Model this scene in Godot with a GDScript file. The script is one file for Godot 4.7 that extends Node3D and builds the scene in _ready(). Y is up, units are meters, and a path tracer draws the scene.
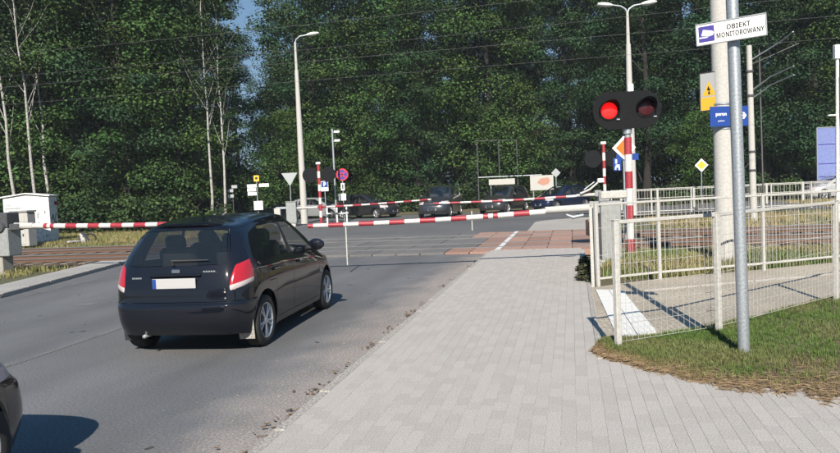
extends Node3D

var rng := RandomNumberGenerator.new()
var M := {}
var taken := {}
var wobble := FastNoiseLite.new()
var speck := FastNoiseLite.new()

# ---------------------------------------------------------------- places
func P(x: float, z: float, y := 0.0) -> Vector3:          # metres right of and ahead of where the photographer stands
	return Vector3(x, y, -z)
func R(u: float, v: float, y := 0.0) -> Vector3:          # metres along and to the right of the street
	return Vector3(u * 0.208 + v * 0.978, y, -(u * 0.978 - v * 0.208))
const STREET := -0.2095                                   # rotation of things set square to the street

# ---------------------------------------------------------------- materials
func lin(r: float, g: float, b: float) -> Color:
	return Color(r, g, b).linear_to_srgb()
func mat(c: Color, rough := 0.7, metal := 0.0) -> StandardMaterial3D:
	var m := StandardMaterial3D.new()
	m.albedo_color = c; m.roughness = rough; m.metallic = metal
	return m
func noise_tex(sd: int, freq: float, cols: Array, offs: Array, size := 512, octaves := 4, type := FastNoiseLite.TYPE_SIMPLEX) -> NoiseTexture2D:
	var n := FastNoiseLite.new()
	n.noise_type = type; n.seed = sd; n.frequency = freq; n.fractal_octaves = octaves
	var t := NoiseTexture2D.new()
	t.width = size; t.height = size; t.seamless = true; t.noise = n
	var gr := Gradient.new()
	gr.offsets = PackedFloat32Array(offs); gr.colors = PackedColorArray(cols)
	t.color_ramp = gr
	return t
func grain(sd: int, freq: float, lo: float, hi: float, octaves := 4, size := 512) -> NoiseTexture2D:
	return noise_tex(sd, freq, [Color(lo, lo, lo), Color(hi, hi, hi)], [0.25, 0.75], size, octaves)
func rough_mat(c: Color, sd: int, freq: float, tile: float, lo := 0.75, hi := 1.0, rough := 0.9, relief := 0.0, octaves := 5, vertex := false) -> StandardMaterial3D:
	var m := mat(c, rough)
	m.albedo_texture = grain(sd, freq, lo, hi, octaves)
	m.uv1_triplanar = true; m.uv1_world_triplanar = true
	m.uv1_scale = Vector3.ONE / tile
	if relief > 0.0:
		m.heightmap_enabled = true; m.heightmap_texture = m.albedo_texture; m.heightmap_scale = relief
	m.vertex_color_use_as_albedo = vertex
	return m
func glass_mat(c: Color, a: float) -> StandardMaterial3D:
	var m := mat(Color(c.r, c.g, c.b, a), 0.03)
	m.transparency = BaseMaterial3D.TRANSPARENCY_ALPHA
	return m
func leaf_mat(glow := 0.35) -> StandardMaterial3D:
	var m := mat(Color.WHITE, 0.6)
	m.metallic_specular = 0.25
	m.vertex_color_use_as_albedo = true
	m.backlight_enabled = true; m.backlight = Color(glow * 0.9, glow, glow * 0.35)
	m.cull_mode = BaseMaterial3D.CULL_DISABLED
	return m

func make_materials() -> void:
	M.asphalt = rough_mat(Color.WHITE, 3, 0.09, 1.6, 0.82, 1.0, 0.82, 0.10, 5, true)
	M.sand = rough_mat(Color.WHITE, 5, 0.12, 0.9, 0.6, 1.0, 0.95, 0.9, 5, true)
	M.soil = rough_mat(Color.WHITE, 8, 0.06, 1.3, 0.55, 1.0, 0.95, 1.5, 5, true)
	M.paver = []
	for k in 4:
		var f: float = [1.0, 0.97, 0.94, 1.03][k]
		M.paver.append(rough_mat(lin(0.405 * f, 0.375 * f, 0.345 * f), 11 + k, 0.08, 0.7, 0.84, 1.0, 0.88, 0.12))
	M.paver_mix = rough_mat(Color.WHITE, 15, 0.08, 0.7, 0.84, 1.0, 0.88, 0.12, 4, true)
	M.kerb = rough_mat(lin(0.38, 0.355, 0.325), 17, 0.05, 0.8, 0.72, 1.0, 0.9, 0.3)
	M.bedding = rough_mat(lin(0.40, 0.375, 0.345), 16, 0.1, 0.5, 0.85, 1.0, 0.95)
	M.pathway = rough_mat(Color.WHITE, 18, 0.05, 1.8, 0.82, 1.0, 0.9, 0.3, 5, true)
	M.tactile = rough_mat(lin(0.66, 0.65, 0.62), 19, 0.06, 0.7, 0.85, 1.0, 0.8, 0.2)
	M.slab_grey = []
	for k in 3:
		var f: float = [1.0, 0.93, 1.07][k]
		M.slab_grey.append(rough_mat(lin(0.155 * f, 0.15 * f, 0.147 * f), 21 + k, 0.05, 0.9, 0.7, 1.0, 0.9, 0.4))
	M.slab_red = []
	for k in 3:
		var f: float = [1.0, 0.85, 1.12][k]
		M.slab_red.append(rough_mat(lin(0.40 * f, 0.235 * f, 0.18 * f), 25 + k, 0.05, 0.9, 0.65, 1.0, 0.92, 0.4))
	M.ballast = rough_mat(Color.WHITE, 29, 0.11, 1.5, 0.35, 1.0, 0.95, 3.5, 4, true)
	M.sleeper = rough_mat(lin(0.20, 0.17, 0.14), 30, 0.05, 0.7, 0.6, 1.0, 0.95, 0.4)
	M.rail_rust = rough_mat(lin(0.16, 0.085, 0.055), 31, 0.06, 0.6, 0.6, 1.0, 0.85, 0.1)
	M.rail_top = mat(lin(0.35, 0.33, 0.32), 0.35, 0.8)
	M.galv = rough_mat(lin(0.40, 0.43, 0.46), 33, 0.025, 0.35, 0.84, 1.0, 0.45, 0.05)
	M.galv.metallic = 0.55
	M.concrete = rough_mat(lin(0.41, 0.40, 0.38), 34, 0.03, 1.2, 0.93, 1.0, 0.9, 0.04)
	M.concrete_dark = rough_mat(lin(0.25, 0.25, 0.23), 35, 0.03, 0.9, 0.6, 1.0, 0.95, 0.6)
	M.white_paint = rough_mat(lin(0.70, 0.70, 0.68), 36, 0.02, 1.0, 0.85, 1.0, 0.5)
	M.fence_paint = rough_mat(lin(0.42, 0.41, 0.385), 37, 0.02, 0.6, 0.9, 1.0, 0.6)
	M.red_paint = rough_mat(lin(0.34, 0.03, 0.045), 38, 0.03, 0.6, 0.8, 1.0, 0.5)
	M.boom_white = rough_mat(lin(0.60, 0.59, 0.57), 39, 0.03, 0.6, 0.85, 1.0, 0.4)
	M.grey_box = rough_mat(lin(0.24, 0.25, 0.25), 40, 0.02, 1.4, 0.92, 1.0, 0.6)
	M.dark_box = rough_mat(lin(0.055, 0.058, 0.062), 41, 0.02, 1.2, 0.88, 1.0, 0.6)
	M.black = mat(lin(0.012, 0.012, 0.013), 0.6)
	M.signal_black = rough_mat(lin(0.014, 0.0148, 0.0165), 42, 0.03, 0.8, 0.85, 1.0, 0.8)
	M.signal_black.metallic_specular = 0.15
	M.rubber = rough_mat(lin(0.018, 0.018, 0.018), 43, 0.05, 0.3, 0.8, 1.0, 0.85)
	M.mark_white = rough_mat(lin(0.22, 0.22, 0.22), 44, 0.08, 0.7, 0.5, 1.0, 0.85)
	M.sign_white = mat(lin(0.72, 0.72, 0.71), 0.4)
	M.sign_blue = mat(lin(0.012, 0.045, 0.22), 0.35)
	M.sign_purple = mat(lin(0.045, 0.035, 0.22), 0.4)
	M.sign_yellow = mat(lin(0.68, 0.36, 0.03), 0.45)
	M.sign_orange = mat(lin(0.45, 0.13, 0.012), 0.4)
	M.sign_red = mat(lin(0.5, 0.02, 0.03), 0.4)
	M.sign_grey = mat(lin(0.30, 0.32, 0.33), 0.5, 0.3)
	M.ink = mat(lin(0.01, 0.01, 0.012), 0.5)
	M.hut = rough_mat(lin(0.68, 0.68, 0.66), 46, 0.012, 1.6, 0.86, 1.0, 0.7)
	M.board_blue = rough_mat(lin(0.16, 0.20, 0.42), 48, 0.02, 1.2, 0.85, 1.0, 0.5)
	M.bark = rough_mat(lin(0.035, 0.031, 0.026), 49, 0.05, 0.7, 0.45, 1.0, 0.95, 2.0)
	M.birch = mat(Color.WHITE, 0.8)
	M.birch.albedo_texture = noise_tex(50, 0.03, [lin(0.05, 0.045, 0.04), lin(0.27, 0.265, 0.25), lin(0.42, 0.41, 0.39)], [0.22, 0.42, 0.8], 512, 4)
	M.birch.uv1_triplanar = true; M.birch.uv1_world_triplanar = true; M.birch.uv1_scale = Vector3(0.35, 1.6, 0.35)
	M.leaf = leaf_mat(0.30)
	M.blade = leaf_mat(0.35)
	M.wire = mat(lin(0.08, 0.08, 0.08), 0.6, 0.2)
	M.paint_black = mat(lin(0.004, 0.005, 0.009), 0.5, 0.0)
	M.paint_black.metallic_specular = 0.15
	M.paint_black.clearcoat_enabled = true; M.paint_black.clearcoat = 1.0; M.paint_black.clearcoat_roughness = 0.04
	M.plastic = mat(lin(0.018, 0.018, 0.02), 0.5)
	M.interior = mat(lin(0.02, 0.02, 0.022), 0.85)
	M.seat = rough_mat(lin(0.045, 0.045, 0.05), 52, 0.08, 0.3, 0.7, 1.0, 0.9)
	M.glass = glass_mat(lin(0.012, 0.016, 0.02), 0.55)
	M.glass_clear = glass_mat(lin(0.02, 0.025, 0.03), 0.22)
	M.lamp_red = mat(lin(0.30, 0.008, 0.014), 0.15)
	M.lamp_red.clearcoat_enabled = true; M.lamp_red.clearcoat = 1.0; M.lamp_red.clearcoat_roughness = 0.03
	M.lamp_clear = mat(lin(0.38, 0.33, 0.33), 0.15)
	M.lamp_clear.clearcoat_enabled = true; M.lamp_clear.clearcoat = 1.0
	M.plate_white = mat(lin(0.34, 0.34, 0.34), 0.5)
	M.alloy = mat(lin(0.52, 0.53, 0.55), 0.35, 0.75)
	M.chrome = mat(lin(0.6, 0.6, 0.62), 0.15, 1.0)

# ---------------------------------------------------------------- names
func numbered(called: String) -> String:
	if not taken.has(called):
		taken[called] = 0
		return called
	taken[called] += 1
	return "%s_%03d" % [called, taken[called]]
func tag(o: Node3D, label: String, category: String, group := "") -> Node3D:
	o.set_meta("label", label); o.set_meta("category", category)
	if group: o.set_meta("group", group)
	return o
func thing(called: String, at: Vector3, turn: float, label: String, category: String, group := "") -> Node3D:
	var o := Node3D.new()
	o.name = numbered(called); add_child(o)
	o.position = at; o.rotation.y = turn
	return tag(o, label, category, group)
func copy_of(o: Node3D, label: String, at: Vector3, turn: float, scl := Vector3.ONE) -> Node3D:
	var c: Node3D = o.duplicate()
	c.name = numbered(str(o.get_meta("called", o.name)))
	add_child(c)
	c.position = at; c.rotation = Vector3(0, turn, 0); c.scale = scl
	c.set_meta("label", label)
	return c

# ---------------------------------------------------------------- shapes
func mesh_of(st: SurfaceTool) -> ArrayMesh:
	st.generate_normals()
	return st.commit()
func start(smooth := false) -> SurfaceTool:
	var st := SurfaceTool.new()
	st.begin(Mesh.PRIMITIVE_TRIANGLES)
	st.set_smooth_group(0 if smooth else -1)
	return st
func put(called: String, mesh: Mesh, m: Material, parent: Node = self) -> MeshInstance3D:
	var o := MeshInstance3D.new()
	o.mesh = mesh; o.material_override = m
	o.name = numbered(called) if parent == self else called
	parent.add_child(o, true)
	return o
func obj(called: String, st: SurfaceTool, m: Material, parent: Node = self) -> MeshInstance3D:
	return put(called, mesh_of(st), m, parent)
func setting(called: String, st: SurfaceTool, m: Material, kind := "structure") -> MeshInstance3D:
	var o := obj(called, st, m)
	o.set_meta("kind", kind)
	return o
func tri(st: SurfaceTool, a: Vector3, b: Vector3, c: Vector3, inside: Vector3) -> void:
	var n := (c - a).cross(b - a)
	if n.dot((a + b + c) / 3.0 - inside) < 0.0:
		st.add_vertex(a); st.add_vertex(c); st.add_vertex(b)
	else:
		st.add_vertex(a); st.add_vertex(b); st.add_vertex(c)
func quad(st: SurfaceTool, a: Vector3, b: Vector3, c: Vector3, d: Vector3, inside: Vector3) -> void:
	tri(st, a, b, c, inside); tri(st, a, c, d, inside)
func box(st: SurfaceTool, at: Vector3, size: Vector3, bev := 0.0, bas := Basis()) -> void:
	var h := size * 0.5
	if bev <= 0.0:
		for ax in 3:
			for sg in [-1.0, 1.0]:
				var q := []
				for s in [[-1, -1], [1, -1], [1, 1], [-1, 1]]:
					var p := Vector3.ZERO
					p[ax] = sg * h[ax]; p[(ax + 1) % 3] = s[0] * h[(ax + 1) % 3]; p[(ax + 2) % 3] = s[1] * h[(ax + 2) % 3]
					q.append(at + bas * p)
				quad(st, q[0], q[1], q[2], q[3], at)
		return
	var pt := func(ax: int, s: Vector3) -> Vector3:
		var p := Vector3.ZERO
		for i in 3: p[i] = s[i] * (h[i] if i == ax else h[i] - bev)
		return at + bas * p
	for ax in 3:
		var i := (ax + 1) % 3
		var j := (ax + 2) % 3
		for sg in [-1.0, 1.0]:
			var q := []
			for s in [[-1, -1], [1, -1], [1, 1], [-1, 1]]:
				var v := Vector3.ZERO
				v[ax] = sg; v[i] = s[0]; v[j] = s[1]
				q.append(pt.call(ax, v))
			quad(st, q[0], q[1], q[2], q[3], at)
		for si in [-1.0, 1.0]:
			for sj in [-1.0, 1.0]:
				var a := Vector3.ZERO
				a[i] = si; a[j] = sj; a[ax] = -1
				var b := a
				b[ax] = 1
				quad(st, pt.call(i, a), pt.call(i, b), pt.call(j, b), pt.call(j, a), at)
	for sx in [-1.0, 1.0]:
		for sy in [-1.0, 1.0]:
			for sz in [-1.0, 1.0]:
				var v := Vector3(sx, sy, sz)
				tri(st, pt.call(0, v), pt.call(1, v), pt.call(2, v), at)
func box_obj(called: String, at: Vector3, size: Vector3, m: Material, parent: Node, bev := 0.004) -> MeshInstance3D:
	var st := start()
	box(st, at, size, bev)
	return obj(called, st, m, parent)
func tube(st: SurfaceTool, pts: Array, radii: Array, seg := 10, caps := true) -> void:
	var rings := []
	var ref := Vector3.UP
	for k in pts.size():
		var t: Vector3 = (pts[mini(k + 1, pts.size() - 1)] - pts[maxi(k - 1, 0)]).normalized()
		if absf(t.dot(ref)) > 0.95: ref = Vector3.RIGHT if absf(t.x) < 0.9 else Vector3.BACK
		var a := t.cross(ref).normalized()
		var b := t.cross(a).normalized()
		var ring := []
		for s in seg:
			var an := TAU * s / seg
			ring.append(pts[k] + (a * cos(an) + b * sin(an)) * radii[mini(k, radii.size() - 1)])
		rings.append(ring)
	for k in rings.size() - 1:
		var mid: Vector3 = (pts[k] + pts[k + 1]) * 0.5
		for s in seg:
			quad(st, rings[k][s], rings[k][(s + 1) % seg], rings[k + 1][(s + 1) % seg], rings[k + 1][s], mid)
	if caps:
		for e in [0, rings.size() - 1]:
			var inner: Vector3 = pts[1] if e == 0 else pts[pts.size() - 2]
			for s in seg:
				tri(st, pts[e], rings[e][s], rings[e][(s + 1) % seg], inner)
func tube_obj(called: String, pts: Array, radii: Array, m: Material, parent: Node, seg := 12) -> MeshInstance3D:
	var st := start(true)
	tube(st, pts, radii, seg, false)
	st.set_smooth_group(-1)
	for e in [0, pts.size() - 1]:
		var t: Vector3 = (pts[1] - pts[0]) if e == 0 else (pts[e] - pts[e - 1])
		disc(st, pts[e], t.normalized(), radii[mini(e, radii.size() - 1)], seg)
	return obj(called, st, m, parent)
func disc(st: SurfaceTool, at: Vector3, n: Vector3, r: float, seg := 16) -> void:
	var ref := Vector3.UP if absf(n.y) < 0.95 else Vector3.RIGHT
	var a := n.cross(ref).normalized()
	var b := n.cross(a).normalized()
	for s in seg:
		var t0 := TAU * s / seg
		var t1 := TAU * (s + 1) / seg
		st.add_vertex(at); st.add_vertex(at + (a * cos(t0) + b * sin(t0)) * r); st.add_vertex(at + (a * cos(t1) + b * sin(t1)) * r)
func lathe(st: SurfaceTool, prof: Array, seg: int, tf := Transform3D()) -> void:   # prof: Vector2(radius, height along y)
	for k in prof.size() - 1:
		for s in seg:
			var t0 := TAU * s / seg
			var t1 := TAU * (s + 1) / seg
			var p := func(q: Vector2, t: float) -> Vector3: return tf * Vector3(q.x * cos(t), q.y, q.x * sin(t))
			var a: Vector3 = p.call(prof[k], t0)
			var b: Vector3 = p.call(prof[k], t1)
			var c: Vector3 = p.call(prof[k + 1], t1)
			var d: Vector3 = p.call(prof[k + 1], t0)
			st.add_vertex(a); st.add_vertex(b); st.add_vertex(c)
			st.add_vertex(a); st.add_vertex(c); st.add_vertex(d)
func plate(st: SurfaceTool, outline: Array, z0: float, z1: float) -> void:   # a flat shape in x y, from depth z0 to z1
	var poly := PackedVector2Array(outline)
	var ids := Geometry2D.triangulate_polygon(poly)
	var mid := Vector3.ZERO
	for p in outline: mid += Vector3(p.x, p.y, (z0 + z1) * 0.5) / outline.size()
	for k in range(0, ids.size(), 3):
		for z in [z0, z1]:
			var t := []
			for j in 3: t.append(Vector3(poly[ids[k + j]].x, poly[ids[k + j]].y, z))
			tri(st, t[0], t[1], t[2], Vector3(t[0].x, t[0].y, (z0 + z1) * 0.5))
	for k in outline.size():
		var a: Vector2 = outline[k]
		var b: Vector2 = outline[(k + 1) % outline.size()]
		quad(st, Vector3(a.x, a.y, z0), Vector3(b.x, b.y, z0), Vector3(b.x, b.y, z1), Vector3(a.x, a.y, z1), mid)
func ngon(n: int, r: float, at := Vector2.ZERO, turn := 0.0) -> Array:
	var o := []
	for k in n: o.append(at + Vector2(cos(TAU * k / n + turn), sin(TAU * k / n + turn)) * r)
	return o
func plate_obj(called: String, outline: Array, z0: float, z1: float, m: Material, parent: Node) -> MeshInstance3D:
	var st := start()
	plate(st, outline, z0, z1)
	return obj(called, st, m, parent)
func rect(w: float, h: float, at := Vector2.ZERO) -> Array:
	return [at + Vector2(-w, -h) / 2, at + Vector2(w, -h) / 2, at + Vector2(w, h) / 2, at + Vector2(-w, h) / 2]
func letters(called: String, text: String, size: float, at: Vector3, m: Material, parent: Node, wide := 1.0, bold := true) -> MeshInstance3D:
	var f := SystemFont.new()
	f.font_names = PackedStringArray(["Droid Sans"])
	if bold: f.font_weight = 700
	var t := TextMesh.new()
	t.text = text; t.font = f; t.font_size = 64; t.pixel_size = size / 64.0; t.depth = 0.002
	var o := put(called, t, m, parent)
	o.position = at; o.scale.x = wide
	return o
func sheet(nu: int, nv: int, pos: Callable, col: Callable, smooth := true) -> SurfaceTool:   # a fine patch: pos(i, j in 0..1) gives points, col their colour
	var st := start(smooth)
	var pts := []
	var cols := []
	for i in nu + 1:
		for j in nv + 1:
			var p: Vector3 = pos.call(float(i) / nu, float(j) / nv)
			pts.append(p); cols.append(col.call(p))
	for i in nu:
		for j in nv:
			var a := i * (nv + 1) + j
			var ids := [a, a + 1, a + nv + 2, a + nv + 1]
			var up: Vector3 = (pts[ids[2]] - pts[ids[0]]).cross(pts[ids[1]] - pts[ids[0]])
			var order := [0, 1, 2, 0, 2, 3] if up.y > 0 else [0, 2, 1, 0, 3, 2]
			for k in order:
				st.set_color(cols[ids[k]]); st.add_vertex(pts[ids[k]])
	return st
func tone(c: Color, f: float) -> Color:
	return Color(c.r * f, c.g * f, c.b * f)
func along(curve: Array, t: float) -> Vector2:      # a point on a polyline of Vector2, t in 0..1
	var k := t * (curve.size() - 1)
	var i := clampi(int(k), 0, curve.size() - 2)
	return (curve[i] as Vector2).lerp(curve[i + 1], k - i)

# ================================================================ build
func _ready() -> void:
	rng.seed = 7
	wobble.seed = 4; wobble.frequency = 0.35; wobble.fractal_octaves = 4
	speck.seed = 9; speck.frequency = 3.0; speck.fractal_octaves = 3
	set_stage()
	make_materials()
	build_ground()
	build_tracks()
	build_pavement()
	build_right_side()
	build_trees()
	build_overhead()
	build_barriers()
	build_signals()
	build_signs()
	build_far_things()
	build_cars()
	build_plants()

func set_stage() -> void:
	var cam := Camera3D.new()
	cam.name = "camera"; add_child(cam)
	cam.position = Vector3(0, 1.75, 0)
	cam.basis = Basis(Vector3.RIGHT, -0.054) * Basis(Vector3.BACK, -0.045)
	cam.fov = 34.93; cam.near = 0.05; cam.far = 1500.0; cam.current = true
	var we := WorldEnvironment.new()
	we.name = "world_environment"
	var e := Environment.new()
	e.background_mode = Environment.BG_SKY
	var sm := ProceduralSkyMaterial.new()
	sm.sky_top_color = Color(0.34, 0.58, 0.82); sm.sky_horizon_color = Color(0.72, 0.85, 0.94)
	sm.sky_curve = 0.18
	sm.ground_bottom_color = Color(0.25, 0.24, 0.22); sm.ground_horizon_color = Color(0.55, 0.62, 0.66)
	sm.sky_energy_multiplier = 0.68
	var sky := Sky.new()
	sky.sky_material = sm
	e.sky = sky
	e.tonemap_mode = Environment.TONE_MAPPER_LINEAR
	e.tonemap_exposure = 1.78
	e.sdfgi_enabled = true; e.ssao_enabled = true; e.ssil_enabled = true
	e.fog_enabled = true; e.fog_density = 0.0004; e.fog_light_color = Color(0.78, 0.82, 0.84)
	we.environment = e
	add_child(we)
	var sun := DirectionalLight3D.new()
	sun.name = "sun"
	add_child(sun)
	var el := deg_to_rad(35.0)
	var dir := Vector3(0.085 * cos(el), -sin(el), -0.996 * cos(el))
	sun.look_at_from_position(Vector3.ZERO, dir, Vector3.UP)
	sun.light_energy = 1.6; sun.light_angular_distance = 0.5; sun.light_color = Color(1.0, 0.968, 0.915)
	sun.shadow_enabled = true

# ---------------------------------------------------------------- ground, road, crossing
func build_ground() -> void:
	# open ground, sunk where the tracks run
	var us := [-40, -10, 0, 8, 14, 17.0, 18.0, 22, 27.0, 28.2, 31, 35, 40, 46, 54, 65, 80, 110, 180, 400]
	var vs := [-300, -140, -80, -50, -36, -26, -20, -15, -10, -4, 2, 6, 10, 16, 24, 34, 48, 70, 120, 300]
	var fine_u := []
	for k in us.size() - 1:
		for s in 4: fine_u.append(lerpf(us[k], us[k + 1], s / 4.0))
	fine_u.append(us[-1])
	var fine_v := []
	for k in vs.size() - 1:
		for s in 5: fine_v.append(lerpf(vs[k], vs[k + 1], s / 5.0))
	fine_v.append(vs[-1])
	var pos := func(a: float, b: float) -> Vector3:
		var u: float = fine_u[roundi(a * (fine_u.size() - 1))]
		var v: float = fine_v[roundi(b * (fine_v.size() - 1))]
		var y := -0.075
		if u > 17.4 and u < 28.0: y = -0.22
		elif u <= 17.4 and u > 17.0: y = -0.15
		return R(u, v, y)
	var col := func(p: Vector3) -> Color:
		var f := wobble.get_noise_2d(p.x * 0.6, p.z * 0.6)
		return Color(0.19, 0.155, 0.09).lerp(Color(0.10, 0.115, 0.04), clampf(0.5 + f * 1.4, 0, 1))
	setting("ground", sheet(fine_u.size() - 1, fine_v.size() - 1, pos, col), M.soil)
	# asphalt road, in two lengths with the crossing between them
	var left := func(u: float) -> float:
		if u < 12.0: return -11.0
		if u < 20.0: return lerpf(-11.0, -12.9, (u - 12.0) / 8.0)
		return -12.9
	var right := func(u: float) -> float:
		if u < 13.0: return -2.2
		return lerpf(-2.2, -1.63, clampf((u - 13.0) / 15.0, 0, 1))
	var asphalt := func(p: Vector3) -> Color:
		var u := p.x * 0.208 - p.z * 0.978
		var v := p.x * 0.978 + p.z * 0.208
		var f := 1.0 + 0.30 * wobble.get_noise_2d(u * 0.35, v * 2.2) + 0.10 * wobble.get_noise_2d(p.x * 3.0, p.z * 3.0)
		var track := exp(-pow((v + 3.35) / 0.35, 2.0)) + exp(-pow((v + 4.95) / 0.35, 2.0)) + exp(-pow((v + 7.7) / 0.4, 2.0)) + exp(-pow((v + 9.3) / 0.4, 2.0))
		f *= 1.0 + 0.09 * track
		var c := Color(0.118 * f, 0.119 * f, 0.124 * f)
		# sand blown along the kerb
		var e: float = v - right.call(u)
		var s := clampf(1.25 + e * 1.25 + 0.5 * wobble.get_noise_2d(p.x * 4.0, p.z * 4.0), 0, 1) * clampf((24.0 - u) / 8.0, 0, 1)
		return c.lerp(Color(0.345, 0.305, 0.28), s * 0.72)
	var near := func(a: float, b: float) -> Vector3:
		var u := lerpf(-8.0, 18.7, a)
		return R(u, lerpf(left.call(u), right.call(u) + 0.01, pow(b, 0.8)), -0.05)
	setting("road", sheet(130, 70, near, asphalt), M.asphalt)
	var asphalt_far := func(p: Vector3) -> Color:
		var f := 1.0 + 0.15 * wobble.get_noise_2d(p.x * 0.8, p.z * 0.8)
		return Color(0.115 * f, 0.116 * f, 0.12 * f)
	var beyond := func(a: float, b: float) -> Vector3:
		var u := lerpf(26.3, 47.0, a)
		var t := clampf((u - 30.0) / 8.0, 0, 1)
		var l := lerpf(-12.9, -32.0, t * t)
		var r := lerpf(-1.63, 30.0, clampf((u - 33.0) / 6.0, 0, 1) ** 2)
		return R(u, lerpf(l, r, b), -0.05)
	setting("road", sheet(40, 40, beyond, asphalt_far), M.asphalt)
	var street := func(a: float, b: float) -> Vector3:
		return P(lerpf(-9.5, -22.0, a) + lerpf(-3.0, 3.0, b), lerpf(46.0, 110.0, a), -0.056)
	setting("side_road", sheet(20, 6, street, asphalt_far), M.asphalt)
	# markings
	var marks := start()
	var stripe := func(u0: float, v0: float, u1: float, v1: float, w: float, y: float) -> void:
		var n := maxi(2, int((u1 - u0) / 0.25))
		for k in n:
			var a0 := float(k) / n
			var a1 := float(k + 1) / n
			for pc in 3:
				var w0 := -w / 2 + w * pc / 3.0
				var p0 := R(lerpf(u0, u1, a0), lerpf(v0, v1, a0) + w0, y)
				if wobble.get_noise_2d(p0.x * 6.0, p0.z * 6.0) < -0.17: continue
				var w1 := w0 + w / 3.0 + 0.015 * wobble.get_noise_2d(p0.z * 9.0, p0.x * 9.0)
				quad(marks, p0, R(lerpf(u0, u1, a0), lerpf(v0, v1, a0) + w1, y), R(lerpf(u0, u1, a1), lerpf(v0, v1, a1) + w1, y), R(lerpf(u0, u1, a1), lerpf(v0, v1, a1) + w0, y), p0 - Vector3.UP)
	stripe.call(2.0, -10.6, 12.0, -10.68, 0.12, -0.046)
	stripe.call(12.0, -10.68, 18.4, -11.3, 0.12, -0.046)
	for k in 4:
		stripe.call(6.3 - 3.4 * k, -6.31, 9.3 - 3.4 * k, -6.34, 0.13, -0.046)
	stripe.call(11.0, -8.5, 12.2, -8.3, 0.3, -0.046)
	for k in 5: stripe.call(27.0 + k * 3.0, -6.8, 28.4 + k * 3.0, -6.8, 0.13, -0.046)
	stripe.call(28.5, -11.2, 29.0, -7.1, 0.35, -0.046)
	var mo := setting("road_marking", marks, M.mark_white)
	mo.set_meta("label", "worn white lines painted on the grey asphalt")
	# far pavement on the other side of the tracks
	var fp := func(a: float, b: float) -> Vector3:
		var u := lerpf(26.3, 38.0, a)
		var w := lerpf(-1.63, 8.0, clampf((u - 32.0) / 6.0, 0, 1) ** 2)
		return R(u, lerpf(w, w + lerpf(2.2, 2.6, a), b), 0.0)
	setting("far_pavement", sheet(30, 6, fp, func(p: Vector3) -> Color: return tone(Color(0.36, 0.335, 0.31), 1.0 + 0.15 * wobble.get_noise_2d(p.x, p.z))), M.pathway)
	# pale strip along the left side of the road
	var ls := func(a: float, b: float) -> Vector3:
		var u := lerpf(-6.0, 18.6, a)
		return R(u, left.call(u) - 0.02 - b * lerpf(1.25, 0.95, a), 0.03)
	setting("left_pavement", sheet(60, 4, ls, func(p: Vector3) -> Color: return tone(Color(0.33, 0.315, 0.295), 1.0 + 0.25 * wobble.get_noise_2d(p.x * 1.5, p.z * 1.5))), M.pathway)
	var k0 := start()
	for k in 26:
		var u := -6.0 + k * 0.95
		var a := R(u, left.call(u) - 0.07, 0.0)
		var b := R(u + 0.94, left.call(u + 0.94) - 0.07, 0.0)
		box(k0, (a + b) / 2 + Vector3(0, -0.02, 0), Vector3(0.12, 0.13, a.distance_to(b)), 0.012, Basis(Vector3.UP, atan2(a.x - b.x, a.z - b.z)))
	setting("left_kerb", k0, M.kerb)

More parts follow.
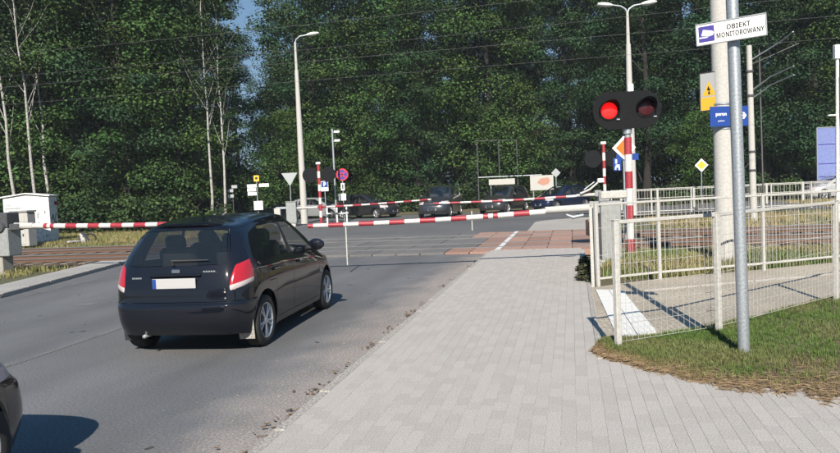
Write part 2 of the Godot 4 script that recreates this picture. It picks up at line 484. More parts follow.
func build_tracks() -> void:
	var rails := [20.0, 21.435, 23.5, 24.935]
	# ballast bed on both sides of the crossing
	for side in [[-140.0, -13.2], [0.75, 140.0]]:
		var n := 260
		var pos := func(a: float, b: float) -> Vector3:
			var v: float = lerpf(side[0], side[1], pow(a, 2.4)) if side[0] > 0 else lerpf(side[1], side[0], pow(a, 2.4))
			var u := lerpf(17.9, 27.0, b)
			var shoulder := minf(1.0, minf(u - 17.9, 27.0 - u) / 0.9)
			return R(u, v, -0.215 + 0.085 * shoulder + 0.05 * speck.get_noise_2d(u * 1.4, v * 1.4) * shoulder)
		var col := func(p: Vector3) -> Color:
			var f := 1.0 + 0.5 * speck.get_noise_2d(p.x, p.z)
			var g := clampf(wobble.get_noise_2d(p.x * 0.8, p.z * 0.8) * 2.0 - 0.2, 0, 0.6)
			return tone(Color(0.21, 0.135, 0.09), f).lerp(Color(0.24, 0.21, 0.12), g)
		setting("ballast", sheet(n, 46, pos, col, false), M.ballast)
	# sleepers
	var sl := start()
	box(sl, Vector3.ZERO, Vector3(0.26, 0.16, 2.5), 0.02)
	var slm := mesh_of(sl)
	for cu in [20.72, 24.22]:
		var t := thing("railway_track", R(cu, 0, 0), STREET, "railway track nearer to the waiting black car, rusty rails on sleepers" if cu < 22 else "railway track farther from the waiting black car, rusty rails on sleepers", "track", "railway tracks over the crossing")
		for v in range(-60, 60):
			var vv := v * 0.62
			if vv > -13.3 and vv < 0.7: continue
			var s := put("sleeper", slm, M.sleeper, t)
			s.position = Vector3(vv, -0.175, 0); s.rotation.y = rng.randf_range(-0.02, 0.02)
		for e in [-0.7175, 0.7175]:
			var st := start()
			for pc in [[Vector3(0.14, 0.02, 0), -0.085], [Vector3(0.02, 0.09, 0), -0.03]]:
				box(st, Vector3(0, pc[1], e), Vector3(220.0, pc[0].y, pc[0].x))
			var r := obj("rail", st, M.rail_rust, t)
			var hd := start()
			box(hd, Vector3(0, 0.002, e), Vector3(220.0, 0.035, 0.07), 0.008)
			obj("rail_head", hd, M.rail_top, r)
	# crossing deck of slabs between the rails
	var bed := start()
	quad(bed, R(18.6, -13.3, -0.19), R(18.6, 0.8, -0.19), R(26.4, 0.8, -0.19), R(26.4, -13.3, -0.19), R(22, -6, -1))
	setting("crossing_bed", bed, M.concrete_dark)
	var deck := Node3D.new()
	deck.name = "level_crossing"; add_child(deck); taken["level_crossing"] = 0
	deck.position = R(22.4, -6, 0); deck.rotation.y = STREET
	deck.set_meta("kind", "structure"); deck.set_meta("label", "slabs of the level crossing between the rails")
	var rows := [[18.72, 19.945], [20.055, 21.38], [21.49, 23.445], [23.555, 24.88], [24.99, 26.28]]
	for r in rows:
		var st := start()
		var ln: float = r[1] - r[0] - 0.02
		box(st, Vector3.ZERO, Vector3(0.645, 0.15, ln), 0.008)
		var sm := mesh_of(st)
		for k in 21:
			var v := -13.0 + k * 0.665
			var red := v > -3.2 + rng.randf_range(-0.3, 0.3)
			var o := put("slab", sm, (M.slab_red if red else M.slab_grey)[rng.randi() % 3], deck)
			o.position = Vector3(v + 6.0, -0.074 + rng.randf_range(-0.008, 0.005), 22.4 - (r[0] + r[1]) / 2)
			o.rotation.y = rng.randf_range(-0.006, 0.006)
	# white line where the footway crosses
	var wl := start()
	for r in rows:
		for k in 3:
			var u0 := lerpf(r[0], r[1], k / 3.0) + (0.015 if k == 0 else 0.0)
			var u1 := lerpf(r[0], r[1], (k + 1) / 3.0) - (0.015 if k == 2 else 0.0)
			quad(wl, R(u0, -2.06, 0.0095), R(u0, -1.92, 0.0095), R(u1, -1.92, 0.0095), R(u1, -2.06, 0.0095), R(22, -2, -1))
	var wo := setting("crossing_line", wl, M.white_paint)
	wo.set_meta("label", "white line painted across the slabs of the crossing")

func build_pavement() -> void:
	# bedding under the pavers, with a raised edge
	var bed := start()
	box(bed, Vector3.ZERO, Vector3(2.45, 0.12, 24.0), 0.0)
	var base := setting("pavement", bed, M.bedding)
	base.position = R(6.6, -0.96, -0.0575); base.rotation.y = STREET
	base.set_meta("label", "grey block-paved pavement along the road")
	# one paver shape, chamfered; 105 x 205 mm modules in running bond along the street
	var st := start()
	box(st, Vector3(0, -0.01, 0), Vector3(0.1042, 0.03, 0.2040), 0.0)
	var pm := mesh_of(st)
	var rest := start()
	var list := []
	for c in 22:
		for r in 76:
			var u := 3.5 + r * 0.205 + (0.1025 if c % 2 else 0.0)
			var v := -2.07 + c * 0.105
			list.append(Vector2(u, v))
	var shown := []
	for q in list:
		var p := R(q.x, q.y)
		if -p.z > 4.3 and absf(p.x / -p.z) < 0.62: shown.append(q)
	shown.sort_custom(func(a, b): return a.x < b.x)
	var inv := base.transform.affine_inverse()
	for k in shown.size():
		var q: Vector2 = shown[k]
		var y := 0.006 + rng.randf_range(-0.0005, 0.0005)
		var turn := rng.randf_range(-0.006, 0.006)
		if k < 295:
			var o := put("paver", pm, M.paver[rng.randi() % 4], base)
			o.transform = inv * Transform3D(Basis(Vector3.UP, STREET + turn), R(q.x, q.y, y))
		else:
			var b := Basis(Vector3.UP, STREET + turn)
			var f := rng.randf_range(0.93, 1.04)
			rest.set_color(Color(0.405 * f, 0.375 * f, 0.345 * f))
			paver_top(rest, R(q.x, q.y, y), b)
	rest.set_color(Color.WHITE)
	var ro := obj("pavers", rest, M.paver_mix, base)
	ro.transform = inv
	ro.set_meta("kind", "stuff")
	# kerb stones along the road and edging along the grass
	var ks := start()
	box(ks, Vector3.ZERO, Vector3(0.10, 0.16, 0.985), 0.012)
	var km := mesh_of(ks)
	for k in 16:
		var o := put("kerb_stone", km, M.kerb, base)
		var u := 3.4 + k * 0.995
		var v := -2.175 + 0.04 * clampf((u - 13.0) / 3.0, 0, 1) + rng.randf_range(-0.008, 0.008)
		o.transform = inv * Transform3D(Basis(Vector3.UP, STREET + rng.randf_range(-0.006, 0.006)), R(u, v, -0.07 + rng.randf_range(-0.008, 0.004)))
	var es := start()
	box(es, Vector3.ZERO, Vector3(0.065, 0.12, 0.985), 0.008)
	var em := mesh_of(es)
	for k in range(4, 14):
		var o := put("edging_stone", em, M.kerb, base)
		o.transform = inv * Transform3D(Basis(Vector3.UP, STREET + rng.randf_range(-0.004, 0.004)), R(3.65 + k * 0.995, 0.226 + rng.randf_range(-0.004, 0.004), -0.045))
	# paved apron turning off to the right
	var ap := start()
	box(ap, Vector3.ZERO, Vector3(6.0, 0.10, 6.6), 0.0)
	var apron := setting("apron", ap, M.bedding)
	apron.position = R(3.9, 3.262, -0.0475); apron.rotation.y = STREET
	apron.set_meta("label", "paved apron turning off the pavement to the right")
	var ai := apron.transform.affine_inverse()
	var arest := start()
	for c in 44:
		for r in 20:
			var u := 3.5 + r * 0.205 + (0.1025 if c % 2 else 0.0)
			var v := 0.24 + c * 0.105
			var p := R(u, v)
			if -p.z < 4.2 or p.x / -p.z > 0.64: continue
			if v < 0.38 and u > 7.0: continue
			var f := rng.randf_range(0.93, 1.04)
			arest.set_color(Color(0.405 * f, 0.375 * f, 0.345 * f))
			paver_top(arest, R(u, v, 0.006 + rng.randf_range(-0.0005, 0.0005)), Basis(Vector3.UP, STREET))
	var ao := obj("pavers", arest, M.paver_mix, apron)
	ao.transform = ai
	ao.set_meta("kind", "stuff")
	var fk := start()
	box(fk, Vector3(0, 0.002, 0), Vector3(0.09, 0.004, 0.045), 0.001)
	scatter("tar_spot", mesh_of(fk), M.blade, 70, func() -> Array:
		return [R(rng.randf_range(4.0, 17.0), rng.randf_range(-10.2, -3.0), -0.049), rng.randf_range(0.2, 1.0), tone(Color(0.055, 0.053, 0.05), rng.randf_range(0.8, 1.5))], "small dark spots of tar on the asphalt", "tar")
	# sand, grit and dead leaves gathered against the kerb
	var gm := start()
	box(gm, Vector3.ZERO, Vector3(0.018, 0.011, 0.015), 0.003)
	scatter("grit", mesh_of(gm), M.blade, 3800, func() -> Array:
		var u := rng.randf_range(3.5, 18.0)
		var v := -2.24 - absf(rng.randfn(0.0, 0.34))
		var f := rng.randf_range(0.55, 1.2)
		return [R(u, v, -0.047), rng.randf_range(0.2, 0.6), tone(Color(0.30, 0.255, 0.215), f)], "pale sand and grit strewn along the road edge", "grit")
	var lf := start()
	box(lf, Vector3(0, 0.006, 0), Vector3(0.034, 0.003, 0.02), 0.001)
	scatter("leaf_litter", mesh_of(lf), M.blade, 260, func() -> Array:
		var u := rng.randf_range(3.5, 17.0)
		while wobble.get_noise_1d(u * 3.0) < 0.05: u = rng.randf_range(3.5, 17.0)
		var v := -2.27 + rng.randfn(0.0, 0.08)
		return [R(u, v, -0.045 + rng.randf() * 0.02), rng.randf_range(0.5, 1.3), tone(Color(0.13, 0.085, 0.05), rng.randf_range(0.6, 1.4))], "brown leaf litter in clumps against the kerb", "litter")

func paver_top(st: SurfaceTool, at: Vector3, b: Basis, size := Vector2(0.1042, 0.2040)) -> void:
	var h := size * 0.5
	var e := 0.0006
	var q := []
	var o := []
	for s in [[-1, -1], [1, -1], [1, 1], [-1, 1]]:
		q.append(at + b * Vector3(s[0] * (h.x - e), 0.005, s[1] * (h.y - e)))
		o.append(at + b * Vector3(s[0] * h.x, 0.001, s[1] * h.y))
	var c := at - Vector3.UP
	quad(st, q[0], q[1], q[2], q[3], c)
	for k in 4:
		quad(st, q[k], q[(k + 1) % 4], o[(k + 1) % 4], o[k], c)

func scatter(called: String, mesh: Mesh, m: Material, n: int, make: Callable, label: String, category: String, lean := 0.0, turn_free := true) -> MultiMeshInstance3D:
	var mm := MultiMesh.new()
	mm.transform_format = MultiMesh.TRANSFORM_3D; mm.use_colors = true
	mm.mesh = mesh; mm.instance_count = n
	for k in n:
		var d: Array = make.call()
		var b := Basis(Vector3.UP, rng.randf() * TAU)
		if lean > 0.0: b = Basis(Vector3(rng.randfn(), 0, rng.randfn()).normalized(), rng.randfn() * lean) * b
		mm.set_instance_transform(k, Transform3D(b.scaled(Vector3.ONE * float(d[1])), d[0]))
		mm.set_instance_color(k, d[2])
	var o := MultiMeshInstance3D.new()
	o.multimesh = mm; o.material_override = m
	o.name = numbered(called); add_child(o)
	o.set_meta("kind", "stuff")
	tag(o, label, category)
	return o

# ---------------------------------------------------------------- fences and paths on the right
func wires(st: SurfaceTool, a: Vector3, b: Vector3, y0: float, y1: float, gap: float, r: float, cross: Array) -> void:
	var n := maxi(2, int(a.distance_to(b) / gap))
	for k in range(1, n):
		var p := a.lerp(b, float(k) / n)
		tube(st, [p + Vector3(0, y0, 0), p + Vector3(rng.randf_range(-0.004, 0.004), y1, 0)], [r], 4, false)
	for y in cross:
		tube(st, [a + Vector3(0, y, 0), b + Vector3(0, y, 0)], [r * 1.2], 4, false)
func fence(called: String, pts: Array, h: float, gap: float, wire_r: float, post: float, rails: Array, cross: Array, label: String, group := "", proud := 0.0) -> Node3D:
	var o := pts[0] as Vector2
	var t := thing(called, P(o.x, o.y), 0.0, label, "fence", group)
	for k in pts.size():
		var q: Vector2 = pts[k] - o
		var nx: Vector2 = (pts[mini(k + 1, pts.size() - 1)] - pts[maxi(k - 1, 0)])
		var st := start()
		box(st, Vector3(q.x, (h + proud) / 2 - 0.04, -q.y), Vector3(post, h + proud + 0.08, post), 0.006, Basis(Vector3.UP, atan2(nx.y, nx.x)) * Basis(Vector3.BACK, rng.randf_range(-0.008, 0.008)))
		box(st, Vector3(q.x, h + proud + 0.004, -q.y), Vector3(post + 0.008, 0.012, post + 0.008), 0.003, Basis(Vector3.UP, atan2(nx.y, nx.x)))
		obj("post", st, M.fence_paint, t)
	for k in pts.size() - 1:
		var d: Vector2 = (pts[k + 1] - pts[k]).normalized()
		var qa: Vector2 = pts[k] - o + d * post * 0.5
		var qb: Vector2 = pts[k + 1] - o - d * post * 0.5
		var a := Vector3(qa.x, 0, -qa.y)
		var b := Vector3(qb.x, 0, -qb.y)
		for y in rails:
			if y < 0: continue
			var st := start()
			box(st, (a + b) / 2 + Vector3(0, y, 0), Vector3(a.distance_to(b), 0.038, 0.032), 0.005, Basis(Vector3.UP, atan2(d.y, d.x)))
			obj("rail", st, M.fence_paint, t)
		var w := start()
		wires(w, a, b, absf(rails[-1]) + 0.02, rails[0] - 0.02, gap, wire_r, cross)
		obj("wire_panel", w, M.fence_paint, t)
	return t

const VERGE_LOW := [Vector2(1.70, 7.2), Vector2(1.78, 6.9), Vector2(1.98, 6.45), Vector2(2.28, 5.97), Vector2(2.7, 5.62), Vector2(3.09, 5.36), Vector2(4.0, 4.85), Vector2(6.0, 3.9)]
const VERGE_TOP := [Vector2(1.88, 7.36), Vector2(2.1, 7.45), Vector2(2.6, 7.62), Vector2(3.08, 7.86), Vector2(3.9, 8.42), Vector2(5.47, 9.5), Vector2(6.5, 10.3), Vector2(9.0, 12.1)]
func verge_point(a: float, b: float) -> Vector3:
	var lo := along(VERGE_LOW, a)
	var hi := along(VERGE_TOP, a)
	var jag := 0.10 * wobble.get_noise_1d(lo.x * 14.0) + 0.05 * speck.get_noise_1d(lo.x * 3.0)
	var q := lo.lerp(hi, b + (jag * (1.0 - b) * 0.8))
	var y := 0.022 + 0.035 * minf(1.0, b * 5.0) + 0.02 * wobble.get_noise_2d(q.x * 3.0, q.y * 3.0)
	return P(q.x, q.y, y if b > 0.001 else 0.004)

func build_right_side() -> void:
	var dry := func(p: Vector3) -> Color:
		var f := 1.0 + 0.5 * wobble.get_noise_2d(p.x * 5.0, p.z * 5.0)
		return tone(Color(0.17, 0.12, 0.07), f)
	var verge := sheet(110, 36, verge_point, dry)
	setting("verge", verge, M.soil)
	# footpath to the platform
	var r0 := R(7.2, 0.262)
	var r1 := R(12.0, 0.262)
	var low := [Vector2(r0.x, -r0.z), Vector2(3.08, 7.8), Vector2(5.47, 9.45), Vector2(9.0, 12.0), Vector2(16.0, 17.0)]
	var top := [Vector2(r1.x, -r1.z), Vector2(4.2, 12.4), Vector2(6.2, 12.95), Vector2(9.6, 14.1), Vector2(16.5, 16.9)]
	var path := func(a: float, b: float) -> Vector3:
		var q := along(low, a).lerp(along(top, a), b)
		return P(q.x, q.y, -0.004)
	var tan := func(p: Vector3) -> Color:
		return tone(Color(0.36, 0.315, 0.25), 1.0 + 0.2 * wobble.get_noise_2d(p.x * 1.5, p.z * 1.5) + 0.08 * speck.get_noise_2d(p.x, p.z))
	setting("footpath", sheet(60, 30, path, tan), M.pathway)
	var es := start()
	box(es, Vector3.ZERO, Vector3(0.985, 0.1, 0.07), 0.01)
	var em := mesh_of(es)
	var edge := thing("edging_strip", P(3.4, 11.05), 0.0, "pale concrete edging stones in a line across the sandy footpath", "edging")
	for k in 6:
		var o := put("edging_stone", em, M.kerb, edge)
		var d := Vector2(4.1, 1.05).normalized()
		o.position = Vector3(d.x * (k + 0.5), -0.03, -d.y * (k + 0.5)); o.rotation.y = atan2(d.y, d.x) + rng.randf_range(-0.01, 0.01)
	# white tactile tiles beside the pavement
	var c := [Vector2(2.08, 7.65), Vector2(2.62, 8.05), Vector2(3.12, 11.2), Vector2(2.74, 11.35)]
	var tiles := thing("tactile_strip", P(2.6, 9.5), 0.0, "strip of white tactile tiles between the pavement and the footpath", "tiles")
	for i in 12:
		for j in 2:
			var st := start()
			var q := []
			for e in [[0.0, 0.0], [1.0, 0.0], [1.0, 1.0], [0.0, 1.0]]:
				var a: float = (i + lerpf(0.02, 0.98, e[0])) / 12.0
				var b: float = (j + lerpf(0.02, 0.98, e[1])) / 2.0
				var f: Vector2 = (c[0] as Vector2).lerp(c[3], a).lerp((c[1] as Vector2).lerp(c[2], a), b)
				q.append(P(f.x, f.y, 0.014 + rng.randf_range(-0.002, 0.002)) - tiles.position)
			var mid: Vector3 = (q[0] + q[2]) / 2 - Vector3(0, 0.03, 0)
			quad(st, q[0], q[1], q[2], q[3], mid)
			for k in 4:
				var dn := Vector3(0, -0.03, 0)
				quad(st, q[k], q[(k + 1) % 4], q[(k + 1) % 4] + dn, q[k] + dn, mid)
			obj("tile", st, M.tactile, tiles)
	fence("wire_fence", [Vector2(1.93, 7.12), Vector2(3.16, 7.66), Vector2(5.35, 9.25), Vector2(7.7, 10.9)], 1.34, 0.075, 0.0019, 0.058, [1.32, -0.10], [0.12, 0.30, 0.50, 0.70, 0.90, 1.10], "low pale wire fence at the grass, nearest to the galvanised sign post")
	fence("bar_fence", [Vector2(2.89, 11.79), Vector2(4.07, 12.27), Vector2(6.12, 12.82), Vector2(8.25, 13.55), Vector2(10.4, 14.3), Vector2(12.6, 15.05), Vector2(14.8, 15.8)], 1.36, 0.085, 0.0032, 0.055, [1.34, 0.12], [0.5, 0.95], "pale bar fence on the far side of the sandy footpath")
	fence("side_fence", [Vector2(2.86, 11.98), Vector2(3.2, 13.4), Vector2(3.52, 14.7)], 1.3, 0.05, 0.006, 0.07, [1.28, 0.12], [0.3, 0.5, 0.7, 0.9, 1.1], "grey fence run seen end-on along the pavement, weeds at its foot")
	var fp := []
	for k in 15: fp.append(Vector2(9.2 + k * 1.9, 34.4 - k * 0.02))
	fence("platform_fence", fp, 1.2, 0.14, 0.005, 0.06, [1.18, 0.12], [0.6], "long pale fence beyond the railway tracks")
	var gp := []
	for k in 14: gp.append(Vector2(11.5 + k * 2.1, 41.0 + k * 0.05))
	fence("roadside_fence", gp, 1.05, 0.3, 0.01, 0.12, [1.0, 0.55], [], "farthest low white fence with stout posts before the trees", "", 0.05)

# ---------------------------------------------------------------- trees
func leaves(count: int, spots: Array, size: float, base: Color, vary: float, flat := 0.6) -> ArrayMesh:   # spots: [centre, radius]
	var V := PackedVector3Array()
	var N := PackedVector3Array()
	var C := PackedColorArray()
	var I := PackedInt32Array()
	for s in spots:
		var tint := tone(base, rng.randf_range(0.65, 1.35)).lerp(Color(base.g * 0.95, base.g, base.b * 0.8), rng.randf() * 0.35)
		for k in count:
			var d := Vector3(rng.randfn(), rng.randfn(), rng.randfn()).normalized()
			var p: Vector3 = s[0] + d * Vector3(1, flat, 1) * (float(s[1]) * pow(rng.randf(), 0.45))
			var n := (d * 0.55 + Vector3(0, 0.75, 0) + Vector3(rng.randfn(), rng.randfn(), rng.randfn()) * 0.42).normalized()
			var a := n.cross(Vector3(rng.randfn(), rng.randfn() - 0.5, rng.randfn())).normalized()
			var b := n.cross(a)
			var l := size * rng.randf_range(0.65, 1.3)
			var w := l * 0.36
			var i := V.size()
			V.append(p - a * l * 0.5); V.append(p + b * w + n * w * 0.25); V.append(p + a * l * 0.5 - n * l * 0.12); V.append(p - b * w + n * w * 0.25)
			var c := tone(tint, rng.randf_range(1.0 - vary, 1.0 + vary))
			for q in 4:
				N.append(n); C.append(c)
			I.append(i); I.append(i + 1); I.append(i + 2); I.append(i); I.append(i + 2); I.append(i + 3)
	var arr := []
	arr.resize(Mesh.ARRAY_MAX)
	arr[Mesh.ARRAY_VERTEX] = V; arr[Mesh.ARRAY_NORMAL] = N; arr[Mesh.ARRAY_COLOR] = C; arr[Mesh.ARRAY_INDEX] = I
	var m := ArrayMesh.new()
	m.add_surface_from_arrays(Mesh.PRIMITIVE_TRIANGLES, arr)
	return m

func tree(called: String, h: float, spread: float, low: float, clumps: int, per: int, leaf: float, base: Color, birch := false) -> Node3D:
	var t := Node3D.new()
	t.name = called; t.set_meta("called", called); t.set_meta("category", "tree")
	var st := start(true)
	var pts := []
	var rad := []
	var off := Vector3.ZERO
	var r0 := (0.115 if birch else 0.26) * h / 20.0
	for k in 9:
		pts.append(Vector3(0, h * 0.93 * k / 8.0 - 0.1, 0) + off)
		rad.append(r0 * lerpf(1.25 if k == 0 else 1.0, 0.12, pow(k / 8.0, 0.9)))
		off += Vector3(rng.randfn(), 0, rng.randfn()) * (0.10 if birch else 0.12)
	tube(st, pts, rad, 9, false)
	var spots := []
	for k in clumps:
		var f := low + (1.0 - low) * (k + rng.randf()) / clumps
		var prof := spread * pow(sin(PI * clampf((f - low) / (1.0 - low) * 0.80 + 0.14, 0, 1)), 0.6)
		var an := rng.randf() * TAU
		var q := sqrt(rng.randf_range(0.22, 1.0)) * prof * rng.randf_range(0.8, 1.12)
		var axis: Vector3 = pts[clampi(int(f * 8), 0, 8)]
		var c := Vector3(axis.x + cos(an) * q, f * h + rng.randf_range(-0.3, 0.3), axis.z + sin(an) * q)
		spots.append([c, (rng.randf_range(0.6, 1.35) if birch else rng.randf_range(0.85, 1.75)) * spread / 3.4])
		if k % 5 == 0:
			var g := clampf(f - 0.14, 0.05, 0.9) * 8.0
			var a: Vector3 = (pts[int(g)] as Vector3).lerp(pts[mini(int(g) + 1, 8)], g - int(g))
			var b := a.lerp(c, 0.5) + Vector3(0, -0.25, 0)
			var rr := r0 * 0.36 * (1.15 - f)
			tube(st, [a, b, c], [rr, rr * 0.7, rr * 0.25], 5, false)
	obj("trunk", st, M.birch if birch else M.bark, t)
	put("crown", leaves(per, spots, leaf, base, 0.28, 0.6 if birch else 0.5), M.leaf, t)
	return t
func bush(called: String, h: float, w: float, clumps: int, per: int, leaf: float, base: Color) -> Node3D:
	var t := Node3D.new()
	t.name = called; t.set_meta("called", called); t.set_meta("category", "bush")
	var st := start(true)
	var spots := []
	for k in clumps:
		var an := rng.randf() * TAU
		var q := sqrt(rng.randf()) * w * 0.5
		var y := h * rng.randf_range(0.12, 0.95) * (1.0 - 0.35 * q / (w * 0.5))
		var c := Vector3(cos(an) * q, y, sin(an) * q)
		spots.append([c, rng.randf_range(0.22, 0.42) * minf(w, h) * 0.7])
		if k % 4 == 0: tube(st, [Vector3(c.x * 0.15, -0.1, c.z * 0.15), c * 0.55, c], [0.03, 0.02, 0.008], 4, false)
	obj("stem", st, M.bark, t)
	put("foliage", leaves(per, spots, leaf, base, 0.3, 0.8), M.leaf, t)
	return t
func col_x(px: float, z: float) -> float:                # the metres to the side at which a thing z metres away stands in line with a column of the photograph
	return (px - 420.0) / 720.0 * z

const ORDINAL := ["first", "second", "third", "fourth", "fifth", "sixth", "seventh", "eighth", "ninth", "tenth", "eleventh", "twelfth", "thirteenth", "fourteenth", "fifteenth", "sixteenth", "seventeenth", "eighteenth", "nineteenth", "twentieth", "twenty-first", "twenty-second", "twenty-third", "twenty-fourth"]
func build_trees() -> void:
	var G := Color(0.027, 0.068, 0.024)
	var kinds := []
	kinds.append(tree("broadleaf_tree", 21.0, 3.9, 0.10, 78, 430, 0.18, G))
	kinds.append(tree("broadleaf_tree", 23.0, 3.4, 0.12, 78, 420, 0.175, Color(0.022, 0.058, 0.025)))
	kinds.append(tree("broadleaf_tree", 19.0, 4.3, 0.07, 78, 430, 0.185, Color(0.032, 0.076, 0.023)))
	kinds.append(tree("broadleaf_tree", 22.0, 3.7, 0.14, 74, 420, 0.17, Color(0.020, 0.052, 0.024)))
	kinds.append(tree("broadleaf_tree", 20.0, 4.1, 0.10, 78, 430, 0.19, Color(0.034, 0.078, 0.022)))
	kinds.append(tree("broadleaf_tree", 22.0, 3.6, 0.10, 78, 420, 0.17, Color(0.020, 0.056, 0.026)))
	var birches := [tree("birch_tree", 20.0, 2.1, 0.42, 70, 60, 0.17, Color(0.030, 0.060, 0.028), true), tree("birch_tree", 18.0, 2.4, 0.5, 70, 55, 0.17, Color(0.032, 0.064, 0.028), true)]
	var lime := tree("young_maple_tree", 10.0, 3.2, 0.14, 90, 130, 0.18, Color(0.040, 0.088, 0.026))
	# [column in the photograph, distance, kind, size]
	var spots := []
	for k in 9: spots.append([-40.0 + k * 29.0 + rng.randf_range(-7, 7), rng.randf_range(43.5, 47.0), rng.randi() % 6, rng.randf_range(0.92, 1.1)])
	for k in 9: spots.append([-60.0 + k * 31.0 + rng.randf_range(-8, 8), rng.randf_range(52, 58), rng.randi() % 6, rng.randf_range(0.95, 1.15)])
	for k in 9: spots.append([314.0 + k * 38.0 + rng.randf_range(-9, 9), rng.randf_range(58, 63), rng.randi() % 6, rng.randf_range(0.98, 1.15)])
	for k in 9: spots.append([312.0 + k * 40.0 + rng.randf_range(-9, 9), rng.randf_range(68, 74), rng.randi() % 6, rng.randf_range(1.05, 1.25)])
	for k in 7: spots.append([655.0 + k * 40.0 + rng.randf_range(-9, 9), rng.randf_range(50, 56), rng.randi() % 6, rng.randf_range(0.92, 1.1)])
	for k in 7: spots.append([650.0 + k * 40.0 + rng.randf_range(-9, 9), rng.randf_range(61, 66), rng.randi() % 6, rng.randf_range(1.0, 1.15)])
	for k in 26: spots.append([-80.0 + k * 41.0 + rng.randf_range(-12, 12), rng.randf_range(84, 96), rng.randi() % 6, rng.randf_range(1.0, 1.2)])
	spots.sort_custom(func(a, b): return a[0] < b[0])
	var nth := {}
	for s in spots:
		if s[0] > 212 and s[0] < 305 and s[1] > 75: s[3] = 0.98
		var kind: Node3D = kinds[s[2]]
		var where := "left of the side road" if s[0] < 250 else ("behind the waiting cars" if s[0] < 640 else "right of the signal mast")
		var row := "front row" if s[1] < (50.0 if s[0] < 250 else (65.0 if s[0] < 640 else 58.0)) else "rear row"
		nth[row + where] = nth.get(row + where, 0) + 1
		var t := copy_of(kind, "tall dark green tree, %s from left, %s %s" % [ORDINAL[nth[row + where] - 1], row, where], P(col_x(s[0], s[1]), s[1], -0.08), rng.randf() * TAU, Vector3.ONE * s[3] * Vector3(1, rng.randf_range(0.94, 1.06), 1))
		t.set_meta("group", "%s trees %s" % [row, where])
	var bs := [[18.0, 42.4, 0, 1.0, 0.05, "birch with a leaning white trunk, leftmost in the picture"], [38.0, 41.9, 1, 1.05, -0.04, "birch with a tall white trunk just behind the white hut"], [52.0, 43.2, 0, 0.95, 0.03, "slim birch to the right of the white hut"], [212.0, 44.0, 1, 0.9, 0.0, "pale birch trunk left of the gap of blue sky"], [226.0, 44.4, 0, 0.8, 0.03, "thin birch beside the gap of blue sky"]]
	for b in bs:
		var t := copy_of(birches[b[2]], b[5], P(col_x(b[0], b[1]), b[1], -0.08), rng.randf() * TAU, Vector3.ONE * b[3])
		t.rotation.z = b[4]; t.set_meta("group", "birches at the edge of the wood")
	var lm := [[276.0, 50.5, 0.75, "light green maple over the direction signs"], [300.0, 55.0, 0.85, "light green maple behind the tall street lamp on the left"], [352.0, 56.5, 0.9, "light green maple behind the no stopping sign"], [512.0, 57.5, 0.95, "lighter green tree behind the empty metal frame"], [705.0, 47.5, 0.6, "small light green tree behind the yellow diamond sign"]]
	for b in lm:
		var t := copy_of(lime, b[3], P(col_x(b[0], b[1]), b[1], -0.08), rng.randf() * TAU, Vector3.ONE * b[2])
		t.set_meta("group", "lighter young trees at the edge of the wood")
	var bushes := [bush("bush", 2.2, 3.0, 34, 60, 0.17, Color(0.030, 0.060, 0.022)), bush("bush", 3.0, 3.2, 40, 60, 0.18, Color(0.024, 0.052, 0.022)), bush("bush", 1.5, 2.4, 26, 60, 0.15, Color(0.042, 0.072, 0.026))]
	for k in 40:                                          # undergrowth deeper in the wood
		var px := -40.0 + k * 24.0 + rng.randf_range(-6, 6)
		var z := rng.randf_range(62, 70) if px < 250 else rng.randf_range(76, 86)
		nth["under"] = nth.get("under", 0) + 1
		var t := copy_of(bushes[1], "dark undergrowth thicket, %s the trunks, deep in the wood" % ("left of the side road between" if px < 250 else ("behind the waiting cars between" if px < 640 else "right of the signal between")), P(col_x(px, z), z, -0.1), rng.randf() * TAU, Vector3(1.5, 1.9, 1.5) * rng.randf_range(0.9, 1.2))
		t.set_meta("group", "undergrowth deep in the wood")
	for k in 34:
		var px := -15.0 + k * 26.0 + rng.randf_range(-6, 6)
		if px > 234 and px < 304: continue
		var z := 41.0 if px < 250 else (55.5 if px < 640 else 46.5)
		z += rng.randf_range(-0.8, 2.0)
		var where := "left of the side road" if px < 250 else ("behind the waiting cars" if px < 640 else "behind the far fences on the right")
		nth[where] = nth.get(where, 0) + 1
		var t := copy_of(bushes[rng.randi() % 3], "leafy bush, %s from left, under the trees %s" % [ORDINAL[nth[where] - 1], where], P(col_x(px, z), z, -0.1), rng.randf() * TAU, Vector3.ONE * rng.randf_range(0.8, 1.25))
		t.set_meta("group", "bushes " + where)
	for l in [kinds, birches, bushes, [lime]]:
		for k in l: k.free()

